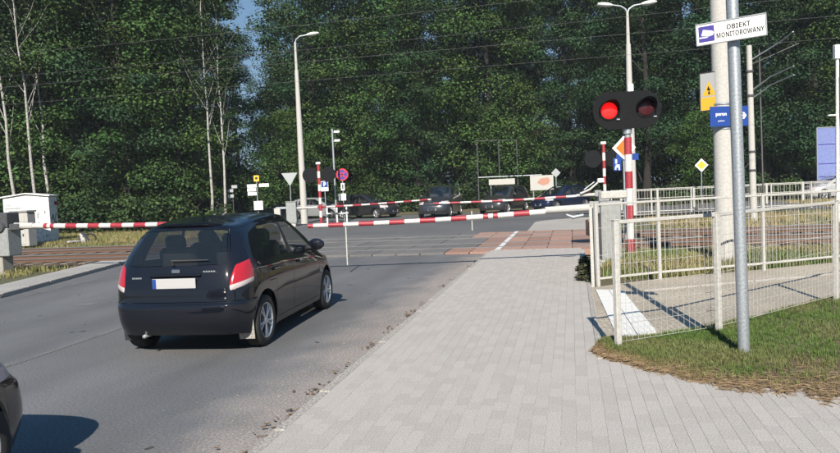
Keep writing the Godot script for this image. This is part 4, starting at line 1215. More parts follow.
# ---------------------------------------------------------------- things beyond the tracks
func build_far_things() -> void:
	var t := thing("signal_hut", P(-18.25, 33.4, -0.1), 0.14, "white railway equipment hut with a low pitched roof, left", "hut")
	t.scale = Vector3(0.82, 1.0, 0.7); t.position = P(-18.2, 33.4, -0.1)
	var w := start()
	var body := [Vector2(-1.2, 0), Vector2(1.2, 0), Vector2(1.2, 2.2), Vector2(0.0, 2.33), Vector2(-1.2, 2.2)]
	plate(w, body, -1.5, 0.0)
	obj("wall", w, M.hut, t)
	box_obj("side_wall", Vector3(1.212, 1.1, -0.75), Vector3(0.022, 2.18, 1.48), M.hut, t)
	for sx in [-1, 1]:
		var st := start()
		box(st, Vector3(sx * 0.64, 2.32, -0.75), Vector3(1.34, 0.06, 1.75), 0.01, Basis(Vector3.BACK, -sx * 0.106))
		obj("roof_panel", st, M.white_paint, t)
	box_obj("door", Vector3(0.62, 0.95, 0.012), Vector3(0.72, 1.75, 0.03), M.hut, t, 0.005)
	box_obj("handle", Vector3(0.34, 0.95, 0.035), Vector3(0.05, 0.14, 0.03), M.dark_box, t)
	for hy in [0.4, 1.5]: box_obj("hinge", Vector3(0.985, hy, 0.03), Vector3(0.03, 0.12, 0.03), M.dark_box, t)
	for vy in 5: box_obj("vent_slat", Vector3(-0.75, 0.42 + vy * 0.05, 0.008), Vector3(0.4, 0.025, 0.02), M.grey_box, t)
	box_obj("plinth", Vector3(0, 0.04, -0.75), Vector3(2.5, 0.16, 1.6), M.concrete, t, 0.01)
	plate_obj("round_notice", ngon(20, 0.25, Vector2(0.62, 1.35)), 0.027, 0.031, M.sign_white, t)
	var gr := start()
	plate(gr, [Vector2(0.56, 1.2), Vector2(0.68, 1.2), Vector2(0.66, 1.36), Vector2(0.74, 1.44), Vector2(0.62, 1.5), Vector2(0.52, 1.42)], 0.031, 0.034)
	plate(gr, rect(0.1, 0.16, Vector2(0.62, 0.98)), 0.027, 0.031)
	obj("pictogram", gr, M.sign_grey, t)
	plate_obj("lettering", rect(0.85, 0.08, Vector2(-0.7, 1.72)), 0.0, 0.004, M.sign_grey, t)
	plate_obj("lettering", rect(0.3, 0.06, Vector2(-0.95, 1.86)), 0.0, 0.004, M.sign_grey, t)
	var gf := start()
	for q in [[0.5, 1.35, 0.5, 0.12, 0.5], [0.8, 1.2, 0.45, 0.12, -0.7], [1.1, 1.4, 0.4, 0.1, 0.9], [0.75, 1.0, 0.35, 0.1, 0.2], [1.2, 1.05, 0.4, 0.1, -0.4]]:
		box(gf, Vector3(1.226, q[1] - 0.1, -q[0]), Vector3(0.004, q[3], q[2]), 0.0, Basis(Vector3.RIGHT, q[4]))
	obj("graffiti", gf, M.dark_box, t)
	box_obj("red_lamp", Vector3(1.3, 1.9, -1.1), Vector3(0.18, 0.18, 0.18), M.red_paint, t, 0.03)
	var c := thing("switch_cabinet", P(-16.7, 31.6, -0.1), STREET - 0.1, "small pale grey electrical cabinet in front of the white hut", "cabinet")
	box_obj("cabinet", Vector3(0, 0.8, 0), Vector3(0.9, 1.5, 0.45), M.fence_paint, c, 0.02)
	box_obj("roof", Vector3(0, 1.59, 0), Vector3(1.02, 0.08, 0.56), M.grey_box, c, 0.015)
	box_obj("side_panel", Vector3(0.462, 0.8, 0), Vector3(0.02, 1.46, 0.42), M.grey_box, c)
	box_obj("door", Vector3(-0.05, 0.8, 0.232), Vector3(0.7, 1.3, 0.02), M.fence_paint, c)
	box_obj("handle", Vector3(0.2, 0.55, 0.25), Vector3(0.06, 0.12, 0.03), M.dark_box, c)
	c.position = P(-17.55, 31.9, -0.1)
	var j := thing("debris_heap", P(-15.5, 32.6, -0.1), 0.5, "low heap of grey boards and a hoop in the grass beside the hut", "debris")
	for k in 5:
		var st := start()
		box(st, Vector3(-0.3 + k * 0.16, 0.10 + 0.03 * k, 0.1 * sin(k * 2.0)), Vector3(0.75, 0.05, 0.16), 0.005, Basis(Vector3(0.3, 1, 0.2).normalized(), 0.6 * k) * Basis(Vector3.BACK, 0.15 * k - 0.3))
		obj("board", st, M.concrete if k % 2 else M.dark_box, j)
	var ring := start(true)
	var pts := []
	for k in 17: pts.append(Vector3(0.45 + 0.26 * cos(TAU * k / 16), 0.22 + 0.2 * sin(TAU * k / 16), 0.15 * cos(TAU * k / 16)))
	tube(ring, pts, [0.04], 6, false)
	obj("hoop", ring, M.rubber, j)
	# empty metal frame behind the cars
	t = thing("metal_frame", P(4.55, 54.5, -0.05), 0.0, "tall empty frame of thin metal tubes behind the waiting cars", "frame")
	for x in [0.0, 1.62, 2.98]: tube_obj("upright", [Vector3(x, 0, 0), Vector3(x + 0.02, 5.15 - 0.04 * x, 0)], [0.05, 0.05], M.dark_box, t, 8)
	tube_obj("crossbar", [Vector3(-0.05, 5.12, 0.06), Vector3(3.05, 5.03, 0.06)], [0.03, 0.03], M.dark_box, t, 8)
	tube_obj("crossbar", [Vector3(0.0, 2.35, 0.06), Vector3(4.8, 2.35, 0.06)], [0.045, 0.045], M.galv, t, 8)
	# pale boards behind the cars
	t = thing("white_board", P(6.1, 52.5, -0.05), 0.0, "long low white board behind the middle dark car", "board")
	box_obj("panel", Vector3(0, 1.95, 0), Vector3(1.9, 0.42, 0.1), M.concrete, t, 0.01)
	for x in [-0.8, 0.8]: tube_obj("post", [Vector3(x, 0, -0.08), Vector3(x, 2.1, -0.08)], [0.05, 0.05], M.galv, t, 8)
	t = thing("billboard", P(8.75, 51.0, -0.05), 0.0, "white billboard with a faded reddish picture behind the waiting cars", "billboard")
	box_obj("panel", Vector3(0, 1.75, 0), Vector3(1.65, 1.05, 0.08), M.concrete, t, 0.01)
	for x in [-0.6, 0.6]: tube_obj("post", [Vector3(x, 0, -0.08), Vector3(x, 2.2, -0.08)], [0.05, 0.05], M.galv, t, 8)
	var fade := start()
	plate(fade, [Vector2(-0.35, 1.75), Vector2(-0.1, 2.05), Vector2(0.45, 2.12), Vector2(0.6, 1.9), Vector2(0.45, 1.65), Vector2(0.1, 1.55)], 0.041, 0.044)
	obj("faded_picture", fade, mat(lin(0.36, 0.18, 0.13), 0.6), t)
	t = thing("sign_post", P(8.9, 46.5, -0.05), 0.0, "small grey diamond plate on a thin post in front of the billboard", "sign post")
	post_for(t, 2.5)
	plate_obj("plate", ngon(4, 0.3, Vector2(0, 2.35)), 0.035, 0.045, M.sign_grey, t)

# ---------------------------------------------------------------- cars
# rows of the body from sill to roof, each from the middle of the tail round the right side to the middle of the nose: x, y, z (z from the tail forward)
func hatch_rows(boxy: float) -> Array:
	var rows := [
		[[0, .23, .13], [.45, .23, .13], [.66, .23, .17], [.775, .21, .33], [.80, .19, .75], [.80, .19, 1.65], [.80, .19, 2.75], [.79, .20, 3.2], [.70, .20, 3.60], [.42, .20, 3.76], [0, .20, 3.80]],
		[[0, .36, .02], [.45, .36, .035], [.68, .36, .10], [.805, .36, .30], [.825, .34, .75], [.82, .33, 1.65], [.825, .33, 2.75], [.82, .35, 3.2], [.72, .36, 3.67], [.44, .36, 3.84], [0, .36, 3.88]],
		[[0, .54, .00], [.45, .54, .015], [.69, .54, .08], [.815, .54, .28], [.838, .52, .75], [.832, .50, 1.65], [.835, .51, 2.75], [.828, .53, 3.2], [.725, .55, 3.65], [.44, .55, 3.82], [0, .55, 3.86]],
		[[0, .60, .045], [.45, .60, .055], [.69, .60, .11], [.815, .60, .29], [.84, .60, .75], [.835, .60, 1.65], [.836, .60, 2.75], [.825, .61, 3.2], [.715, .62, 3.60], [.43, .63, 3.76], [0, .63, 3.80]],
		[[0, .76, .065], [.45, .76, .075], [.68, .77, .13], [.805, .78, .30], [.832, .78, .75], [.83, .77, 1.65], [.828, .765, 2.75], [.80, .77, 3.15], [.67, .765, 3.48], [.40, .76, 3.64], [0, .76, 3.68]],
		[[0, .955, .135], [.45, .955, .145], [.65, .965, .20], [.775, .98, .36], [.80, .97, .76], [.80, .94, 1.65], [.785, .91, 2.72], [.70, .915, 2.93], [.55, .93, 3.02], [.32, .945, 3.08], [0, .95, 3.10]],
		[[0, 1.19, .265], [.44, 1.19, .275], [.585, 1.19, .335], [.685, 1.195, .48], [.70, 1.20, .83], [.71, 1.19, 1.65], [.695, 1.165, 2.36], [.635, 1.165, 2.52], [.50, 1.175, 2.60], [.30, 1.18, 2.66], [0, 1.185, 2.69]],
		[[0, 1.37, .40], [.41, 1.363, .41], [.52, 1.345, .47], [.59, 1.345, .62], [.61, 1.375, .95], [.62, 1.395, 1.62], [.61, 1.385, 1.98], [.56, 1.385, 2.10], [.45, 1.395, 2.17], [.27, 1.40, 2.22], [0, 1.405, 2.25]],
		[[0, 1.412, .53], [.35, 1.405, .54], [.43, 1.40, .61], [.48, 1.41, .76], [.505, 1.445, 1.04], [.525, 1.468, 1.58], [.51, 1.455, 1.86], [.46, 1.448, 1.95], [.37, 1.448, 2.0], [.21, 1.45, 2.05], [0, 1.45, 2.07]],
		[[0, 1.435, .68], [0, 1.442, .75], [0, 1.452, .84], [0, 1.467, .98], [0, 1.49, 1.15], [0, 1.495, 1.5], [0, 1.488, 1.68], [0, 1.48, 1.76], [0, 1.475, 1.82], [0, 1.47, 1.88], [0, 1.465, 1.92]]]
	for r in range(5, 9):
		for f in range(0, 5):
			rows[r][f][2] = lerpf(rows[r][f][2], rows[4][f][2] + 0.02 * (r - 4), boxy * (1.0 if f < 4 else 0.5))
			rows[r][f][0] = lerpf(rows[r][f][0], rows[5][f][0], boxy * 0.35)
	return rows
func cr(a: Vector3, b: Vector3, c: Vector3, d: Vector3, t: float) -> Vector3:
	return 0.5 * (2.0 * b + (c - a) * t + (2.0 * a - 5.0 * b + 4.0 * c - d) * t * t + (3.0 * b - a - 3.0 * c + d) * t * t * t)
func surf_point(rows: Array, s: float, r: float) -> Vector3:
	var k := clampi(int(r), 0, rows.size() - 2)
	var i := clampi(int(s), 0, 9)
	var across := []
	for e in [i - 1, i, i + 1, i + 2]:
		var f: int = absi(e) if e <= 10 else 20 - e
		var p := []
		for q in [k - 1, k, k + 1, k + 2]:
			var c: Array = rows[clampi(q, 0, rows.size() - 1)][f]
			p.append(Vector3(c[0] * (-1.0 if e < 0 or e > 10 else 1.0), c[1], c[2]))
		across.append(cr(p[0], p[1], p[2], p[3], r - k))
	return cr(across[0], across[1], across[2], across[3], s - i)
func lines(breaks: Array, step: float) -> Array:
	var o := []
	for k in breaks.size() - 1:
		var n := maxi(1, ceili((breaks[k + 1] - breaks[k]) / step))
		for q in n: o.append(lerpf(breaks[k], breaks[k + 1], float(q) / n))
	o.append(breaks[-1])
	return o
func car_part(s: float, r: float) -> String:
	if r > 7.08: return "roof"
	if r > 5.12:
		if s < 1.60 and r < 6.85: return "rear_window"
		if s < 1.86: return "tailgate"
		if s > 4.05 and s < 4.93 and r < 6.82: return "side_window"
		if s > 5.07 and s < 5.93 and r < 6.82: return "side_window_front"
		if s >= 4.93 and s <= 5.07 and r < 6.82: return "pillar_trim"
		if s > 7.15 and r < 6.9: return "windscreen"
		return "body"
	if s < 1.98 and r > 2.95: return "tailgate"
	if s < 3.3 and r < 2.95: return "rear_bumper"
	if s > 4.05 and s < 5.0 and r > 0.6 and (r > 3.7 or s > 4.34): return "rear_door"
	if s > 5.0 and s < 6.02 and r > 0.6: return "front_door"
	if s > 7.15 and r > 4.02: return "bonnet"
	if s > 7.55 and r < 3.0: return "front_bumper"
	if s > 7.5 and s < 8.9 and r > 3.05: return "headlight"
	if s > 9.1 and r > 3.1 and r < 3.9: return "grille"
	return "body"
const SBREAK := [0.0, 1.60, 1.86, 1.98, 3.0, 3.22, 3.3, 4.0, 4.05, 4.34, 4.93, 5.0, 5.07, 5.93, 6.02, 7.0, 7.15, 7.5, 7.55, 8.9, 9.1, 10.0]
const RBREAK := [0.0, 0.6, 1.0, 2.0, 2.95, 3.05, 3.1, 3.62, 3.7, 3.9, 4.02, 5.12, 6.82, 6.85, 6.9, 7.08, 8.0, 9.0]
const CENTRAL := ["roof", "rear_window", "tailgate", "rear_bumper", "front_bumper", "bonnet", "windscreen", "grille", "body"]

func car(called: String, at: Vector3, heading: float, cfg: Dictionary, label: String, group: String) -> Node3D:
	var t := thing(called, at, -heading, label, "car", group)
	var sc: Vector3 = cfg.get("size", Vector3.ONE)
	var rows := hatch_rows(cfg.get("boxy", 0.0))
	var step: float = cfg.get("step", 0.12)
	var paint: Material = cfg.paint
	var hero: bool = cfg.get("hero", false)
	var S := lines(SBREAK, step)
	var Q := lines(RBREAK, step * 1.3)
	var ns := S.size()
	var nq := Q.size()
	var W := 2 * ns - 1                      # columns from nose centre left ... tail centre ... nose centre right
	var G := PackedVector3Array()
	G.resize(W * nq)
	for j in nq:
		var r: float = Q[j]
		var k := clampi(int(r), 0, rows.size() - 2)
		var F := []
		for i in 11:
			var p := []
			for e in [k - 1, k, k + 1, k + 2]:
				var q: Array = rows[clampi(e, 0, rows.size() - 1)][i]
				p.append(Vector3(q[0], q[1], q[2]))
			F.append(cr(p[0], p[1], p[2], p[3], r - k))
		for c in ns:
			var s: float = S[c]
			var i := clampi(int(s), 0, 9)
			var pt := []
			for e in [i - 1, i, i + 1, i + 2]:
				if e < 0: pt.append(Vector3(-F[1].x, F[1].y, F[1].z))
				elif e > 10: pt.append(Vector3(-F[9].x, F[9].y, F[9].z))
				else: pt.append(F[e])
			var p := cr(pt[0], pt[1], pt[2], pt[3], s - i)
			if c == 0 or c == ns - 1: p.x = 0.0
			p.x = maxf(p.x, 0.0)
			G[j * W + ns - 1 + c] = p
			G[j * W + ns - 1 - c] = Vector3(-p.x, p.y, p.z)
	# wheel arches: drop what lies inside, bring the rim onto the circle
	var inside := PackedByteArray()
	inside.resize(W * nq)
	var arch := [Vector2(0.66, 0.30), Vector2(3.14, 0.30)]
	var ar := 0.345
	for n in G.size():
		var p := G[n]
		if absf(p.x) > 0.55 and p.y < 0.9:
			for a in arch:
				if Vector2(p.z, p.y).distance_to(a) < ar: inside[n] = 1
	var snapped := inside.duplicate()
	for j in nq:
		for i in W:
			var n := j * W + i
			if not inside[n]: continue
			var rim := false
			for d in [[-1, 0], [1, 0], [0, -1], [0, 1], [1, 1], [-1, 1], [1, -1], [-1, -1]]:
				var x: int = i + d[0]
				var y: int = j + d[1]
				if x >= 0 and x < W and y >= 0 and y < nq and not inside[y * W + x]: rim = true
			if rim:
				var p := G[n]
				for a in arch:
					var v: Vector2 = Vector2(p.z, p.y) - a
					if v.length() < ar:
						v = a + v.normalized() * ar
						G[n] = Vector3(p.x, v.y, v.x)
				snapped[n] = 0
			else: snapped[n] = 1
	var half: float = rows[2][10][2] / 2.0
	var T := func(p: Vector3) -> Vector3: return Vector3(p.x * sc.x, p.y * sc.y, -(p.z - half) * sc.z)
	# sort the cells into parts
	var cells := {}
	for j in nq - 1:
		for i in W - 1:
			var ids := [j * W + i, j * W + i + 1, (j + 1) * W + i + 1, (j + 1) * W + i]
			var all_in := true
			for n in ids:
				if not inside[n]: all_in = false
			if all_in: continue
			var c := i - (ns - 1)
			var s: float = (S[c] + S[c + 1]) / 2.0 if c >= 0 else (S[-c] + S[-c - 1]) / 2.0
			var key := car_part(s, (Q[j] + Q[j + 1]) / 2.0)
			if not key in CENTRAL: key += "|R" if c >= 0 else "|L"
			if not cells.has(key): cells[key] = []
			cells[key].append(ids)
	var look := {"rear_window": M.glass, "windscreen": M.glass_clear, "side_window": M.glass, "side_window_front": M.glass_clear, "pillar_trim": M.plastic, "headlight": M.lamp_clear, "grille": M.plastic}
	var gap := 0.003
	for key in cells:
		var edges := {}
		for ids in cells[key]:
			for k in 4:
				var a: int = ids[k]
				var b: int = ids[(k + 1) % 4]
				var e := mini(a, b) * 100000 + maxi(a, b)
				edges[e] = edges.get(e, 0) + 1
		var rim := {}
		for e in edges:
			if edges[e] == 1:
				rim[e / 100000] = Vector3.ZERO; rim[e % 100000] = Vector3.ZERO
		for ids in cells[key]:
			var mid := (G[ids[0]] + G[ids[1]] + G[ids[2]] + G[ids[3]]) * 0.25
			for n in ids:
				if rim.has(n): rim[n] += (mid - G[n]).limit_length(0.05)
		var pos := {}
		var core := Vector3(0, 0.7, 1.9)
		for ids in cells[key]:
			for n in ids:
				if not pos.has(n):
					pos[n] = T.call(G[n] + (rim[n].normalized() * gap if rim.has(n) else Vector3.ZERO))
		var st := start(true)
		for ids in cells[key]:
			var q := [pos[ids[0]], pos[ids[1]], pos[ids[2]], pos[ids[3]]]
			st.add_vertex(q[0]); st.add_vertex(q[2]); st.add_vertex(q[1])
			st.add_vertex(q[0]); st.add_vertex(q[3]); st.add_vertex(q[2])
		var nm: String = key.split("|")[0]
		if not look.has(nm):
			st.set_smooth_group(-1)
			for e in edges:
				if edges[e] != 1: continue
				var a: Vector3 = pos[e / 100000]
				var b: Vector3 = pos[e % 100000]
				var ca: Vector3 = T.call(core)
				var da := (ca - a).normalized() * 0.022
				var db := (ca - b).normalized() * 0.022
				st.add_vertex(a); st.add_vertex(b); st.add_vertex(b + db)
				st.add_vertex(a); st.add_vertex(b + db); st.add_vertex(a + da)
		var plain := nm.replace("_front", "") if nm == "side_window_front" else ("door" if nm.ends_with("_door") else nm)
		var parent: Node = t
		var o := obj(plain, st, look.get(nm, paint), parent)
		if nm.ends_with("_door"):
			var sg := 1.0 if key.ends_with("R") else -1.0
			var hz := 1.02 if nm == "rear_door" else 1.95
			var hb := start()
			box(hb, T.call(Vector3(sg * 0.838, 0.84, hz)), Vector3(0.03, 0.035, 0.19) * sc, 0.01)
			obj("handle", hb, paint, o)
		if nm == "tailgate" and hero:
			var wp := start()
			tube(wp, [T.call(Vector3(-0.03, 0.985, 0.115)), T.call(Vector3(-0.06, 1.035, 0.14)), T.call(Vector3(0.38, 1.035, 0.145))], [0.016, 0.012, 0.007], 6)
			obj("wiper", wp, M.plastic, o)
			var em := start()
			box(em, T.call(Vector3(0, 0.925, 0.105)), Vector3(0.10, 0.05, 0.02), 0.008)
			obj("emblem", em, M.chrome, o)
			for q in [[-0.47, 0.86, 0.10, 0.12], [0.40, 0.915, 0.108, 0.15]]:
				var bd := start()
				for k in 5: box(bd, T.call(Vector3(q[0] + (k - 2) * q[3] / 5.0, q[1], q[2])), Vector3(q[3] / 7.0, 0.018, 0.012), 0.002)
				obj("badge", bd, M.alloy, o)
			var gh := start()
			box(gh, T.call(Vector3(0, 0.885, 0.085)), Vector3(0.62, 0.04, 0.035), 0.012)
			obj("handle_bar", gh, paint, o)
			var sp := start(true)
			for k in 2:
				tube(sp, [T.call(Vector3(-0.42, 1.385, 0.46)), T.call(Vector3(-0.2, 1.403, 0.42)), T.call(Vector3(0.2, 1.403, 0.42)), T.call(Vector3(0.42, 1.385, 0.46))], [0.016, 0.02, 0.02, 0.016], 8)
			obj("spoiler", sp, paint, o)
	# tail lamps: domed lenses of their own outline, standing proud of the corner
	for sx in [-1.0, 1.0]:
		var lamp: MeshInstance3D = null
		for piece in [[0.24, 1.0, M.lamp_red, "tail_lamp"], [0.0, 0.235, M.lamp_clear, "reversing_lamp"]]:
			var st := start(true)
			var na := 14
			var nt := 12 if piece[3] == "tail_lamp" else 4
			var pts := []
			for i in na + 1:
				for j in nt + 1:
					var a := float(i) / na
					var tt := lerpf(piece[0], piece[1], float(j) / nt)
					var s := lerpf(lerpf(1.70, 2.12, pow(tt, 1.8)) - 0.08 * sin(PI * tt), lerpf(3.22, 3.05, tt) + 0.12 * sin(PI * tt), a)
					var r := lerpf(lerpf(3.62, 3.95, a), lerpf(5.06, 5.22, a), tt)
					var p := surf_point(rows, s, r)
					var du := surf_point(rows, s + 0.02, r) - p
					var dv := surf_point(rows, s, r + 0.02) - p
					var n := du.cross(dv).normalized()
					if n.dot(p - Vector3(0, 0.7, 1.9)) < 0: n = -n
					var rim := minf(minf(a, 1.0 - a) * na / 1.5, minf(tt, 1.0 - tt) * 12.0 / 1.5)
					p += n * (-0.004 + 0.014 * minf(1.0, rim))
					pts.append(T.call(Vector3(p.x * sx, p.y, p.z)))
			for i in na:
				for j in nt:
					var k := i * (nt + 1) + j
					for q in [k, k + 1, k + nt + 2, k, k + nt + 2, k + nt + 1]: st.add_vertex(pts[q])
			var o := obj(piece[3], st, piece[2], lamp if lamp else t)
			if not lamp: lamp = o
	# number plates
	for e in ([[1, 0.0, 0.80]] if not cfg.get("front_plate", false) else [[1, 0.0, 0.80], [-1, 0.0, 0.42]]):
		var pl := Node3D.new()
		pl.name = "number_plate"; t.add_child(pl, true)
		pl.position = T.call(Vector3(0, e[2] - (0.0 if hero else 0.02), 0.052 if e[0] > 0 else half * 2 + 0.012))
		if e[0] < 0: pl.rotation.y = PI
		box_obj("plate", Vector3(0, 0, 0), Vector3(0.52, 0.114, 0.012), M.plate_white, pl, 0.003)
		box_obj("blue_band", Vector3(-0.235, 0, 0.0072), Vector3(0.042, 0.108, 0.003), M.sign_blue, pl, 0.0)
	# floor and cabin
	var fl := start()
	box(fl, T.call(Vector3(0, 0.30, 1.9)), Vector3(1.16, 0.16, 3.3) * sc, 0.03)
	box(fl, T.call(Vector3(0, 0.56, 2.85)), Vector3(1.16, 0.42, 1.2) * sc, 0.05)
	box(fl, T.call(Vector3(0, 0.6, 0.42)), Vector3(1.1, 0.5, 0.5) * sc, 0.05)
	for sx in [-1, 1]: box(fl, T.call(Vector3(sx * 0.72, 0.55, 1.85)), Vector3(0.05, 0.6, 1.6) * sc, 0.01)
	obj("cabin_floor", fl, M.interior, t)
	for sx in [-0.37, 0.37]:
		for z in [0.92, 1.78]:
			var st := start(true)
			var seat := Node3D.new()
			seat.name = "seat"; t.add_child(seat, true)
			for q in [[Vector3(sx, 0.55, z + 0.25), Vector3(0.5, 0.16, 0.5), 0.05, 0.0], [Vector3(sx, 0.83, z + 0.02), Vector3(0.48, 0.60, 0.14), 0.05, 0.22]]:
				st.set_smooth_group(-1)
				box(st, T.call(q[0]), q[1] * sc, q[2], Basis(Vector3.RIGHT, q[3]))
			obj("seat_back", st, M.seat, seat)
			var hr := start()
			box(hr, T.call(Vector3(sx, 1.19, z - 0.08)), Vector3(0.27, 0.19, 0.10), 0.045, Basis(Vector3.RIGHT, 0.15))
			box(hr, T.call(Vector3(sx, 1.08, z - 0.07)), Vector3(0.12, 0.1, 0.02), 0.004)
			obj("headrest", hr, M.seat, seat)
	var db := start()
	box(db, T.call(Vector3(0, 0.86, 2.72)), Vector3(1.3, 0.14, 0.5) * sc, 0.05)
	box(db, T.call(Vector3(0, 0.9, 0.42)), Vector3(1.1, 0.03, 0.4) * sc, 0.01)
	obj("dashboard", db, M.interior, t)
	# mirrors
	for sx in [-1, 1]:
		var mr := start(true)
		var pr := []
		for k in 8: pr.append(Vector2(0.085 * pow(sin(PI * (0.04 + 0.92 * k / 7.0)), 0.5), -0.10 + 0.2 * k / 7.0))
		lathe(mr, pr, 12, Transform3D(Basis(Vector3.BACK, PI / 2).scaled_local(Vector3(1, 1.15, 0.55)), T.call(Vector3(sx * 0.90, 1.0, 2.46))))
		var mi := obj("mirror", mr, paint if hero else M.plastic, t)
		var arm := start()
		box(arm, T.call(Vector3(sx * 0.79, 0.965, 2.46)), Vector3(0.1, 0.05, 0.06), 0.01)
		obj("mirror_arm", arm, M.plastic, mi)
	# wheels
	for sx in [-1, 1]:
		for z in [0.66, 3.14]:
			wheel(t, T.call(Vector3(sx * 0.735, 0.0, z)) + Vector3(0, 0.289 * sc.y, 0), sx, 0.289 * sc.y, hero or cfg.get("near", false))
			if hero and z < 1.0:
				var mf := start()
				box(mf, T.call(Vector3(sx * 0.71, 0.255, 0.31)), Vector3(0.19, 0.24, 0.012), 0.004, Basis(Vector3.RIGHT, 0.12))
				obj("mud_flap", mf, M.kerb if sx > 0 else M.rubber, t)
	if hero:
		var ex := start(true)
		tube(ex, [T.call(Vector3(-0.42, 0.235, 0.5)), T.call(Vector3(-0.42, 0.225, 0.08))], [0.022, 0.022], 10)
		obj("exhaust_pipe", ex, M.galv, t)
		var an := start(true)
		tube(an, [T.call(Vector3(0, 1.455, 0.9)), T.call(Vector3(0, 1.57, 0.72))], [0.006, 0.003], 6)
		obj("aerial", an, M.plastic, t)
		var sk := start()
		box(sk, T.call(Vector3(0, 0.27, 0.18)), Vector3(1.25, 0.1, 0.1), 0.03)
		obj("rear_valance", sk, M.plastic, t)
	return t

func wheel(parent: Node3D, at: Vector3, side: int, r: float, fine: bool) -> void:
	var w := Node3D.new()
	w.name = "wheel"; parent.add_child(w, true)
	w.position = at
	w.rotation.z = -PI / 2 if side > 0 else PI / 2            # own y axis points outward
	var seg := 40 if fine else 18
	var ty := start(true)
	var rr := r * 0.69
	lathe(ty, [Vector2(rr, -0.085), Vector2(rr + 0.02, -0.092), Vector2(r - 0.02, -0.09), Vector2(r - 0.004, -0.078), Vector2(r, -0.05), Vector2(r, 0.05), Vector2(r - 0.004, 0.078), Vector2(r - 0.02, 0.09), Vector2(rr + 0.02, 0.094), Vector2(rr, 0.086)], seg)
	obj("tyre", ty, M.rubber, w)
	var rim := start(true)
	lathe(rim, [Vector2(rr, 0.086), Vector2(rr - 0.008, 0.088), Vector2(rr - 0.016, 0.075), Vector2(rr - 0.02, -0.06)], seg)
	rim.set_smooth_group(-1)
	for k in 5:
		var an := TAU * k / 5.0
		for o in [-0.13, 0.13]:
			var d := Vector3(cos(an + o * 0.6), 0, sin(an + o * 0.6))
			var e := Vector3(cos(an + o * 1.3), 0, sin(an + o * 1.3))
			var a := d * 0.035 + Vector3(0, 0.068, 0)
			var b := e * (rr - 0.012) + Vector3(0, 0.074, 0)
			var dirv := (b - a).normalized()
			box(rim, (a + b) / 2, Vector3(0.026, 0.022, a.distance_to(b)), 0.006, Basis(Vector3.UP, atan2(dirv.x, dirv.z)))
	lathe(rim, [Vector2(0.058, 0.05), Vector2(0.056, 0.078), Vector2(0.04, 0.084), Vector2(0.0, 0.084)], 16)
	obj("rim", rim, M.alloy, w)
	var bk := start(true)
	lathe(bk, [Vector2(rr - 0.02, 0.0), Vector2(0.0, 0.0)], seg)
	obj("brake_disc", bk, M.black, w)

func build_cars() -> void:
	var y := -0.05
	var th := 0.161
	var hc := Vector2(-2.80, 8.05) + Vector2(sin(th), cos(th)) * 1.93
	car("hatchback_car", P(hc.x, hc.y, y), th, {"paint": M.paint_black, "hero": true, "step": 0.085, "size": Vector3(1.01, 1.055, 1.02)}, "black hatchback waiting at the barrier, seen from behind", "cars at the level crossing")
	var g2 := mat(lin(0.022, 0.023, 0.026), 0.3, 0.4)
	g2.clearcoat_enabled = true; g2.clearcoat = 1.0; g2.clearcoat_roughness = 0.05
	var nose := Vector2(-3.39, 5.1)
	th = 0.19
	var c2 := nose - Vector2(sin(th), cos(th)) * 1.95
	car("hatchback_car", P(c2.x, c2.y, y), th, {"paint": g2, "near": true, "step": 0.085, "size": Vector3(1.0, 1.1, 1.0), "front_plate": true}, "dark grey car whose nose alone shows at the lower left corner", "cars at the level crossing")
	var far := func(called: String, x: float, z: float, dx: float, dz: float, size: Vector3, boxy: float, c: Color, label: String) -> void:
		var m := mat(c, 0.3, 0.3)
		m.clearcoat_enabled = true; m.clearcoat = 1.0; m.clearcoat_roughness = 0.05
		car(called, P(x, z, y), atan2(dx, dz), {"paint": m, "step": 0.25, "size": size, "boxy": boxy, "front_plate": true}, label, "cars waiting beyond the tracks")
	far.call("minivan", 1.3, 43.6, -0.25, -0.97, Vector3(1.16, 1.26, 1.2), 0.75, lin(0.03, 0.033, 0.04), "dark grey minivan facing the barrier, foremost of the cars beyond the tracks")
	far.call("suv", 5.35, 45.3, -0.50, -0.86, Vector3(1.1, 1.16, 1.18), 0.6, lin(0.035, 0.035, 0.036), "dark off-road car behind the minivan, beyond the tracks")
	far.call("saloon_car", 9.0, 45.6, -0.78, -0.62, Vector3(1.04, 1.04, 1.12), 0.3, lin(0.006, 0.011, 0.036), "dark blue car waiting last, just left of the far barrier machine")
	far.call("estate_car", -3.3, 46.4, 0.80, -0.60, Vector3(1.06, 1.06, 1.16), 0.5, lin(0.02, 0.02, 0.022), "dark car turning in front of the trees, right of the no stopping sign")
	far.call("saloon_car", -6.9, 50.0, 0.9, -0.43, Vector3(1.02, 0.98, 1.12), 0.2, lin(0.26, 0.27, 0.28), "silver car half hidden behind the left street lamp's barrier")
	far.call("saloon_car", 25.6, 44.0, -1.0, -0.05, Vector3(1.04, 1.0, 1.12), 0.2, lin(0.42, 0.42, 0.42), "white car glimpsed through the fences at the right edge")

